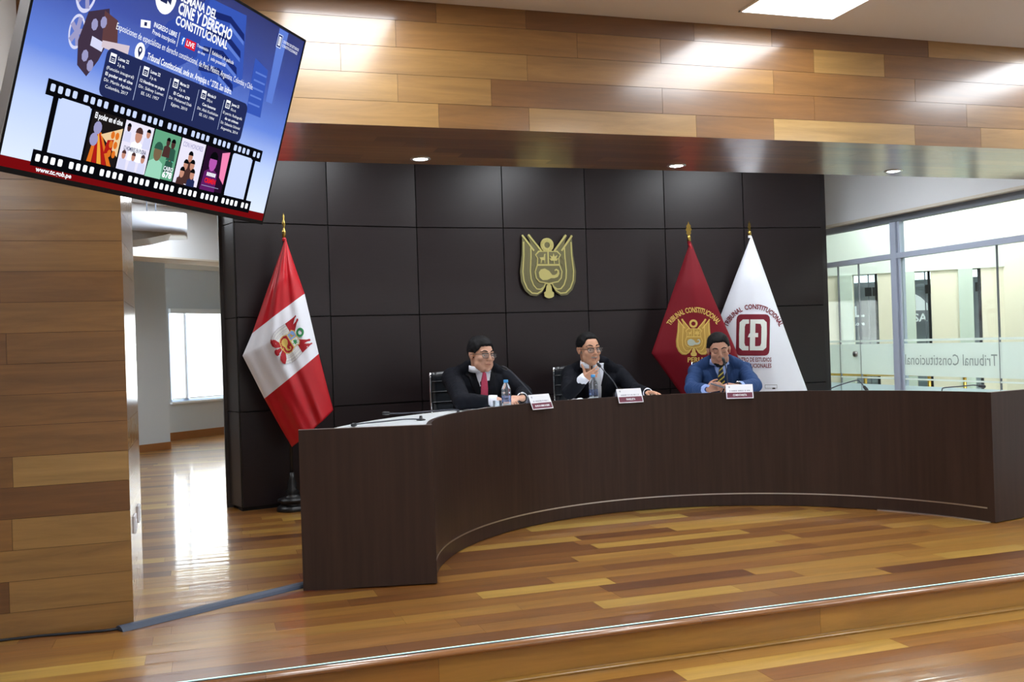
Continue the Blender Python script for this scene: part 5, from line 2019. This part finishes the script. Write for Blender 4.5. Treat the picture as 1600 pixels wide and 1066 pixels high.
# logo top right
for q in range(4):
    pass
rect(.438, .266, .468, .312, SL); rect(.441, .269, .465, .309, SB2); rect(.446, .274, .450, .304, SW); rect(.456, .274, .460, .304, SW); rect(.446, .300, .460, .304, SW); rect(.446, .274, .460, .278, SW); rect(.452, .274, .4545, .304, SW)
txt('CENTRO DE ESTUDIOS', .474, .294, .013, SW, .110); txt('CONSTITUCIONALES', .474, .280, .013, SW, .106)
mb.build('screen', tv, fix=False)

# ------------------------------------------------------------------ things on and around the desk
M_water = mat('water_bottle_plastic', (.86, .92, .98, 1), .08, trans=.9, ior=1.2)
M_cap = mat('blue_bottle_cap', rgb(70, 160, 226), .4)
M_label = glass_mat('clear_bottle_label', (.55, .66, .90, 1), .12, .2)


def bottle(px, label):
    p = oncyl(px[0], px[1], 1.99); p.z = WT + .001
    t = empty('water_bottle', p, label=label, cat='bottle', group='water bottles on the desk')
    r = .033
    mb = MB()
    prof = [(0.0, 0.002), (.026, .0), (.032, .006)]
    for k in range(5):
        z = .018 + k * .026
        prof += [(r, z), (r, z + .016), (r - .0022, z + .021)]
    prof += [(r, .150), (r - .001, .162), (.026, .182), (.016, .200), (.0135, .206), (.0135, .214), (.0, .214)]
    mb.lathe(prof, M_water, 28); mb.build('bottle_body', t)
    mb = MB(); mb.lathe([(.0, .207), (.0165, .207), (.0168, .212), (.0160, .2245), (.0145, .2265), (.0, .2265)], M_cap, 24); mb.build('cap', t)
    mb = MB(); mb.lathe([(r + .0004, .075), (r + .0006, .076), (r + .0006, .118), (r + .0004, .119)], M_label, 28); mb.build('bottle_label', t)
    return t


bottle((791, 615), 'clear water bottle with blue cap in front of the man with the pink tie')
bottle((927, 600), 'clear water bottle with blue cap in front of the gesturing man')

M_cardred = mat('card_maroon', rgb(112, 52, 70), .6)
M_cardtext = mat('card_grey_print', rgb(168, 170, 182), .6)
M_cardside = mat('card_back_paper', rgb(190, 198, 222), .7)


def name_card(quad, label, line1, line2):
    """quad: tl, tr, br, bl of the printed face, hanging over the front edge of the desk"""
    ang = math.degrees(math.atan2((oncyl(*[(a + b) / 2 for a, b in zip(quad[0], quad[2])], DR)).y - DC.y, (oncyl(*[(a + b) / 2 for a, b in zip(quad[0], quad[2])], DR)).x - DC.x))
    rd = V((math.cos(R(ang)), math.sin(R(ang)), 0)); td = V((rd.y, -rd.x, 0))
    if td.x < 0:
        td = -td
    zt, zb = .905, .805
    base = V((DC.x, DC.y, 0)) + rd * (DR - .0205)
    root = empty('name_card', base + V((0, 0, DH)), label=label, cat='name card', group='name cards along the desk edge')
    wdt = .098
    # tent: front face leans back towards the top
    ft, fb_ = rd * .040 + V((0, 0, .055)), rd * (-.006) + V((0, 0, -.046))
    bt, bb = ft, rd * .085 + V((0, 0, -.058))
    off = (root_off := V((0, 0, 0)))
    mb = MB()
    nf = td.cross(ft - fb_).normalized()
    if nf.dot(rd) > 0:
        nf = -nf
    mb.obox((ft + fb_) / 2, td * wdt, (ft - fb_) / 2, nf * .0012, M_paper)
    mb.obox((bt + bb) / 2, td * wdt, (bt - bb) / 2, rd * .0012, M_cardside)
    mb.build('card', root)
    mb = MB()
    e1, e2 = td, (ft - fb_).normalized()
    L_ = (ft - fb_).length

    def q(a, b, h=.0018):
        return fb_ + td * a + e2 * b + nf * h
    mb.add([q(-wdt + .006, .006), q(wdt - .006, .006), q(wdt - .006, .047), q(-wdt + .006, .047)], [(0, 1, 2, 3)], M_cardred)
    rr = random.Random(len(line2))
    x_ = -.072
    while x_ < .072:      # fine grey print, too small to read in the photograph
        w_ = rr.uniform(.003, .009)
        mb.add([q(x_, .056, .0024), q(x_ + w_, .056, .0024), q(x_ + w_, .0655, .0024), q(x_, .0655, .0024)], [(0, 1, 2, 3)], M_cardtext)
        x_ += w_ + rr.choice((.002, .002, .008))
    if line2:
        vs, fs = text2d(line2, 1.0, .02)
        x0, x1 = min(v.x for v in vs), max(v.x for v in vs)
        ww = .10 if len(line2) > 9 else .07
        mb.add([q(v.x * ww / (x1 - x0), .026 + v.y * .022, .0024) for v in vs], fs, M_paper)
    else:
        x_ = -.066
        while x_ < .066:      # white print too blurred to read in the photograph
            w_ = rr.uniform(.004, .009)
            mb.add([q(x_, .019, .0024), q(x_ + w_, .019, .0024), q(x_ + w_, .032, .0024), q(x_, .032, .0024)], [(0, 1, 2, 3)], M_paper)
            x_ += w_ + rr.choice((.002, .002, .006))
    mb.add([q(-.078, .085), q(-.068, .085), q(-.068, .098), q(-.078, .098)], [(0, 1, 2, 3)], M_cardtext)
    mb.build('print', root, fix=False)


name_card(((819, 621), (861, 617), (870, 637), (827, 641)), 'white and maroon name card in front of the man with the pink tie', '', '')
name_card(((960, 615), (1003, 612), (1008, 630), (963, 632)), 'white and maroon name card in front of the gesturing man', '', 'PANELISTA')
name_card(((1129, 605), (1180, 603), (1182, 623), (1130, 624)), 'white and maroon name card in front of the man in the blue suit', '', 'COMENTARISTA')

M_mic = mat('microphone_black', rgb(24, 24, 28), .45)
M_micg = mat('gooseneck_dark_metal', rgb(70, 72, 80), .35, .7)


def mic(points, q, label, basez=WT, head_len=.045):
    """points: pixel path from the base of the gooseneck to the head, on the cylinder of radius q (or per-point radii)"""
    qs = q if isinstance(q, (list, tuple)) else [q] * len(points)
    P = [oncyl(a, b, r) for (a, b), r in zip(points, qs)]
    for p in P:
        p.z = max(p.z, basez + .014)
    base = V((P[0].x, P[0].y, basez))
    root = empty('gooseneck_microphone', base, label=label, cat='microphone', group='gooseneck microphones along the desk')
    Lp = [p - base for p in P]
    # smooth curve through the points
    pts = [V((0, 0, .02))]
    if (Lp[0] - pts[0]).length < .01:
        Lp = Lp[1:]
    ctrl = pts + Lp
    out = []
    for i in range(len(ctrl) - 1):
        a = ctrl[max(i - 1, 0)]; b = ctrl[i]; c = ctrl[i + 1]; d = ctrl[min(i + 2, len(ctrl) - 1)]
        for k in range(6):
            t_ = k / 6
            out.append(.5 * ((2 * b) + (c - a) * t_ + (2 * a - 5 * b + 4 * c - d) * t_ * t_ + (3 * b - a - 3 * c + d) * t_ ** 3))
    out.append(ctrl[-1])
    mb = MB(); mb.tube(out, .0042, M_micg, 8); mb.build('gooseneck', root)
    dn = (out[-1] - out[-2]).normalized()
    mb = MB(); mb.tube([out[-1] - dn * .005, out[-1], out[-1] + dn * head_len * .5, out[-1] + dn * head_len * .9, out[-1] + dn * head_len], [.006, .0105, .0125, .010, .004], M_mic, 14); mb.build('microphone_head', root)
    mb = MB()
    mb.lathe([(.0, .001), (.030, .001), (.030, .006), (.022, .010), (.012, .012), (.009, .03), (.0, .031)], M_mic, 20)
    mb.build('base', root)


mic([(835, 622), (818, 601), (800, 582), (792, 577)], [2.12, 2.14, 2.18, 2.2], 'microphone on a long thin gooseneck beside the hands of the man with the pink tie')
mic([(967, 613), (958, 596), (946, 582), (938, 573)], [2.12, 2.15, 2.2, 2.25], 'dark gooseneck microphone in front of the jacket of the gesturing man')
mic([(1137, 606), (1136, 590), (1134, 574), (1132, 567)], [2.12, 2.13, 2.14, 2.15], 'upright gooseneck microphone in front of the chin of the man in blue')
mic([(658, 664), (655, 659), (645, 655), (630, 655.5), (600, 660), (568, 665), (556, 667)], [2.22, 2.2, 2.22, 2.27, 2.36, 2.44, 2.46], 'gooseneck microphone lying low over the white worktop at the left end, nearest the camera')
mic([(716, 641), (700, 640.5), (680, 642), (650, 644.5), (625, 646), (608, 646)], [2.2, 2.24, 2.3, 2.36, 2.42, 2.46], 'bent gooseneck microphone left of the black chair, pointing left', head_len=.05)
mic([(1298, 608.5), (1301, 606), (1318, 600), (1338, 594.5), (1344, 597), (1350, 604)], 2.15, 'gooseneck microphone at the right of the desk bent into a hook near the dark wall')
mic([(1472, 609), (1476, 606), (1500, 604), (1520, 602), (1530, 603)], 2.15, 'low gooseneck microphone at the far right corner of the desk')

# phone in the hands of the man in blue
p = oncyl(1121, 606, 2.210); p.z = .881
t = empty('phone', p, label='grey phone held by the man in the blue suit', cat='phone')
t.rotation_euler = (R(18), R(8), R(60))
mb = MB(); mb.box((-.038, -.055, -.004), (.038, .055, .004), mat('phone_case_grey', rgb(110, 118, 130), .3, .6)); bevel(mb.build('phone_case', t), .003)
mb = MB(); mb.box((-.034, -.05, .004), (.034, .05, .0048), M_black); mb.build('phone_screen', t)
# paper by the second bottle, notepad by the first man
p = oncyl(905, 618, 2.06); p.z = DH + .003
mb = MB()
vs = []
for i in range(7):
    for j in range(5):
        vs.append(V((-.075 + .025 * i, -.03 + .015 * j, .006 + .010 * math.sin(i * 1.3) * math.cos(j * 1.1) + .003)))
fs = [(i * 5 + j, (i + 1) * 5 + j, (i + 1) * 5 + j + 1, i * 5 + j + 1) for i in range(6) for j in range(4)]
mb.add(vs, fs, M_paper, True)
p = oncyl(904, 619, 1.975); p.z = WT + .043
o = mb.build('paper_napkin', label='crumpled white paper beside the bottle of the gesturing man', cat='paper')
o.location = p; o.modifiers.new('s', 'SOLIDIFY').thickness = .002
mb2 = MB(); mb2.box((-.08, -.05, 0), (.08, .05, .042), mat('book_cover_grey', rgb(60, 56, 60), .5)); o = mb2.build('notebook', label='dark closed notebook under the crumpled white paper', cat='notebook'); o.location = V((p.x, p.y, WT + .001)); o.rotation_euler = (0, 0, R(5))
p = oncyl(777, 634, 2.04); p.z = WT + .001
mb = MB(); mb.lathe([(.0, .0), (.026, .0), (.030, .085), (.0285, .085), (.0245, .004), (.0, .004)], M_water, 24)
o = mb.build('water_glass', label='small clear glass left of the bottle near the folded hands', cat='glass'); o.location = p

# ------------------------------------------------------------------ chairs
M_leather = mat('black_ribbed_leather', rgb(20, 24, 30), .32, spec=.6)


def chair(loc, turn, label):
    t = empty('office_chair', (loc.x, loc.y, 0), turn, label=label, cat='chair', group='black office chairs behind the desk')
    prof = []
    for k in range(15):
        f = k / 14
        z = .44 + .60 * f
        y = .22 + .10 * f + .05 * math.sin(f * 3.0)
        prof.append((y, z))
    mb = MB()
    W2 = .26
    vs, fs = [], []
    nx = 10
    for side_, dy in ((0, 0.0), (1, .035)):
        for (y, z) in prof:
            for i in range(nx + 1):
                x = -W2 + 2 * W2 * i / nx
                vs.append((x, y + dy - .03 * (x / W2) ** 2 * 1.0 + (.004 if side_ == 0 else 0), z + .012 * (1 - (x / W2) ** 2)))
    m_ = nx + 1; n = len(prof); N = n * m_
    for i in range(n - 1):
        for k in range(nx):
            a = i * m_ + k
            fs += [(a, a + 1, a + m_ + 1, a + m_), (N + a, N + a + m_, N + a + m_ + 1, N + a + 1)]
        fs += [(i * m_, (i + 1) * m_, N + (i + 1) * m_, N + i * m_), (i * m_ + nx, N + i * m_ + nx, N + (i + 1) * m_ + nx, (i + 1) * m_ + nx)]
    for k in range(nx):
        fs += [(k, N + k, N + k + 1, k + 1), ((n - 1) * m_ + k, (n - 1) * m_ + k + 1, N + (n - 1) * m_ + k + 1, N + (n - 1) * m_ + k)]
    mb.add(vs, fs, M_leather, True)
    o = mb.build('backrest', t)
    mb = MB()
    for k in range(1, 7):
        y, z = prof[k * 2]
        mb.tube([(-W2 + 2 * W2 * i / 8, y + .002 - .03 * (2 * i / 8 - 1) ** 2, z + .012) for i in range(9)], .006, M_leather, 8)
    mb.build('rib', o)
    for s in (-1, 1):
        mb = MB()
        mb.tube([(s * (W2 + .008), .02, .43)] + [(s * (W2 + .008), y - .012, z) for y, z in prof] , .011, M_chrome, 10)
        mb.build('side_frame', t)
    mb = MB(); mb.box((-.25, -.26, .333), (.25, .24, .4015), M_leather); bevel(mb.build('seat', t), .025, 4)
    for s in (-1, 1):
        mb = MB()
        mb.tube([(s * .285, .18, .42), (s * .30, .17, .62), (s * .30, .0, .64), (s * .30, -.10, .62)], .012, M_chrome, 10)
        mb.build('armrest', t)
    mb = MB(); mb.tube([(0, 0, .09), (0, 0, .338)], .026, M_chrome, 16); mb.build('column', t)
    for k in range(5):
        g = R(72 * k + 18)
        mb = MB(); mb.tube([(0, 0, .11), (.30 * math.cos(g), .30 * math.sin(g), .075)], [.022, .014], M_chrome, 10); lg = mb.build('leg', t)
        mb = MB(); mb.tube([(.30 * math.cos(g) - .018 * math.sin(g), .30 * math.sin(g) + .018 * math.cos(g), .031), (.30 * math.cos(g) + .018 * math.sin(g), .30 * math.sin(g) - .018 * math.cos(g), .031)], .029, M_black, 14); mb.build('castor', lg)
    return t


ch = chair(oncyl(742, 600, 3.03), R(6), 'black leather chair with chrome edge behind the man with the pink tie')
ch2 = copy_tree(ch); pp = oncyl(932, 600, 3.02); ch2.location = (pp.x, pp.y, 0); ch2.rotation_euler = (0, 0, R(0)); ch2['label'] = 'black leather chair with chrome edge behind the gesturing man'
ch3 = copy_tree(ch); pp = oncyl(1125, 600, 3.0); ch3.location = (pp.x, pp.y, 0); ch3.rotation_euler = (0, 0, R(-27)); ch3.scale = (.84, 1, 1); ch3['label'] = 'black leather chair the man in the blue suit sits on'

# ------------------------------------------------------------------ cable cover and cable on the floor, outlets, wall casing, air conditioner
M_cab = mat('grey_rubber_cover', rgb(66, 76, 94), .55)
M_cabk = mat('dark_cable', rgb(34, 38, 46), .5)
a = onz(186, 986, 0); b = onz(470, 917, 0)
a2 = onz(186, 984, 0)
d = (b - a).normalized(); s_ = V((-d.y, d.x, 0))
prof = [(-.042, .001), (-.028, .015), (-.012, .022), (.012, .022), (.028, .015), (.042, .001)]
mb = MB()
n = len(prof)
vs = [p0 + s_ * x + V((0, 0, z)) - a for p0 in (a, b + d * .05) for x, z in prof]
mb.add(vs, [(i, i + 1, n + i + 1, n + i) for i in range(n - 1)] + [(n - 1, 0, n, 2 * n - 1), tuple(range(n)), tuple(n + i for i in reversed(range(n)))], M_cab)
o = mb.build('cable_cover', label='grey rubber cable cover running across the floor to the desk corner', cat='cable cover'); o.location = a
c0 = onz(0, 1001.5, 0)
mb = MB()
pts = [V((c0.x - 1.6, YB0 - .03, .006)), V((c0.x, YB0 - .02, .006)), V(onz(60, 996, 0)) + V((0, 0, .006)), V(onz(110, 992, 0)) + V((0, 0, .006)), V(onz(160, 988, 0)) + V((0, 0, .006)), a + d * .03 + V((0, 0, .006))]
pts = [V((p.x, min(p.y, YB0 - .008), p.z)) for p in pts]
mb.tube([p - pts[0] for p in pts], .006, M_cabk, 8)
o = mb.build('cable', label='dark cable along the foot of the wood-clad column', cat='cable'); o.location = pts[0]
M_plate = mat('white_outlet_plastic', rgb(226, 230, 238), .4)
for (x_, y_), lb in (((209.5, 818), 'white wall outlet on the side of the wood column, nearer the camera'), ((215.5, 802), 'white wall outlet on the side of the wood column, farther from the camera')):
    p = onx(x_, y_, XCR)
    t = empty('wall_outlet', p, label=lb, cat='outlet', group='wall outlets on the column')
    mb = MB(); mb.box((.0, -.058, -.042), (.010, .058, .042), M_plate); bevel(mb.build('plate', t), .003)
    mb = MB(); mb.box((.010, -.022, -.018), (.013, .022, .018), M_paper); mb.build('socket', t)
p = ony(5.5, 153, 4.5)
mb = MB(); mb.box((-1.3, -.3, 0), (0, .38, .9), M_white_gloss)
mb.box((-1.29, -.305, .01), (-.012, -.3, .89), mat('casing_edge', rgb(190, 196, 204), .5))
o = mb.build('wall_cabinet', label='white wall-mounted cabinet at the upper left edge beside the television', cat='cabinet'); o.location = p
bevel(o, .012)

# ceiling-hung air conditioner in the passage
Yc = 10.2
pr_ = ony(292, 345, Yc); pl_ = ony(208, 345, Yc)
sc_ = (pr_.x - pl_.x) / 84.0      # metres per pixel there
t = empty('air_conditioner', V((pr_.x, Yc, ony(250, 345, Yc).z)), label='white ceiling-hung air conditioner in the passage behind the wood column', cat='air conditioner')
M_ac = mat('air_conditioner_white', rgb(214, 222, 236), .35)
M_acg = mat('air_conditioner_grille_grey', rgb(168, 168, 166), .5, noise=.3, nscale=160)
zs_ = lambda y: (345 - y) * sc_
mb = MB()
Lx = -1.75
sec = []
for k in range(9):
    f = k / 8
    sec.append((-.55 * math.cos(f * math.pi / 2 * .9) - .02, zs_(372) + (zs_(334) - zs_(372)) * (math.sin(f * math.pi / 2)) ** .8))
sec = [(.10, zs_(372) - .02)] + sec + [(.12, zs_(334))]
ns_ = len(sec)
xs_ = [0, -.02, -.06, -.13, -.25, -.45, Lx]
vs = []
for i, x in enumerate(xs_):
    sh = (.30, .52, .70, .84, .94, 1.0, 1.0)[i]
    for y, z in sec:
        vs.append((x, y * sh, z))
fs = [(i * ns_ + k, i * ns_ + (k + 1) % ns_, (i + 1) * ns_ + (k + 1) % ns_, (i + 1) * ns_ + k) for i in range(6) for k in range(ns_)]
fs += [tuple(range(ns_)), tuple(6 * ns_ + k for k in reversed(range(ns_)))]
mb.add(vs, fs, M_ac, True)
mb.build('housing', t)
mb = MB()
n = 12
lo_, hi_ = zs_(388), zs_(370)
vs = []
for i in range(n + 1):
    f = i / n
    x = -.06 + (Lx + .06) * f
    bow = -.56 + .22 * (1 - min(1, f * 3)) ** 2
    vs += [(x, bow, hi_ + .03 * (1 - min(1, f * 3)) ** 2), (x, bow + .03, lo_ + .12 * (1 - min(1, f * 3)) ** 2), (x, .10, lo_ + .12 * (1 - min(1, f * 3)) ** 2), (x, .10, hi_)]
fs = [(4 * i + k, 4 * i + (k + 1) % 4, 4 * i + 4 + (k + 1) % 4, 4 * i + 4 + k) for i in range(n) for k in range(4)] + [(3, 2, 1, 0), (4 * n, 4 * n + 1, 4 * n + 2, 4 * n + 3)]
mb.add(vs, fs, M_acg)
mb.build('intake_grille', t)
mb = MB()
for k in range(9):
    mb.box((Lx + .1, -.575, lo_ + .008 + k * .012), (-.50, -.56, lo_ + .013 + k * .012), M_framed)
mb.build('louvre', t)
for x in (-.28, -.36, -1.2, -1.4):
    mb = MB(); mb.tube([(x, -.2, zs_(334)), (x, -.2, ZC - t.location.z)], .006, M_framed, 8); mb.build('hanging_rod', t)
mb = MB(); mb.box((-1.5, -.28, ZC - t.location.z - .05), (-.2, -.12, ZC - t.location.z), M_black); mb.build('mounting_rail', t)
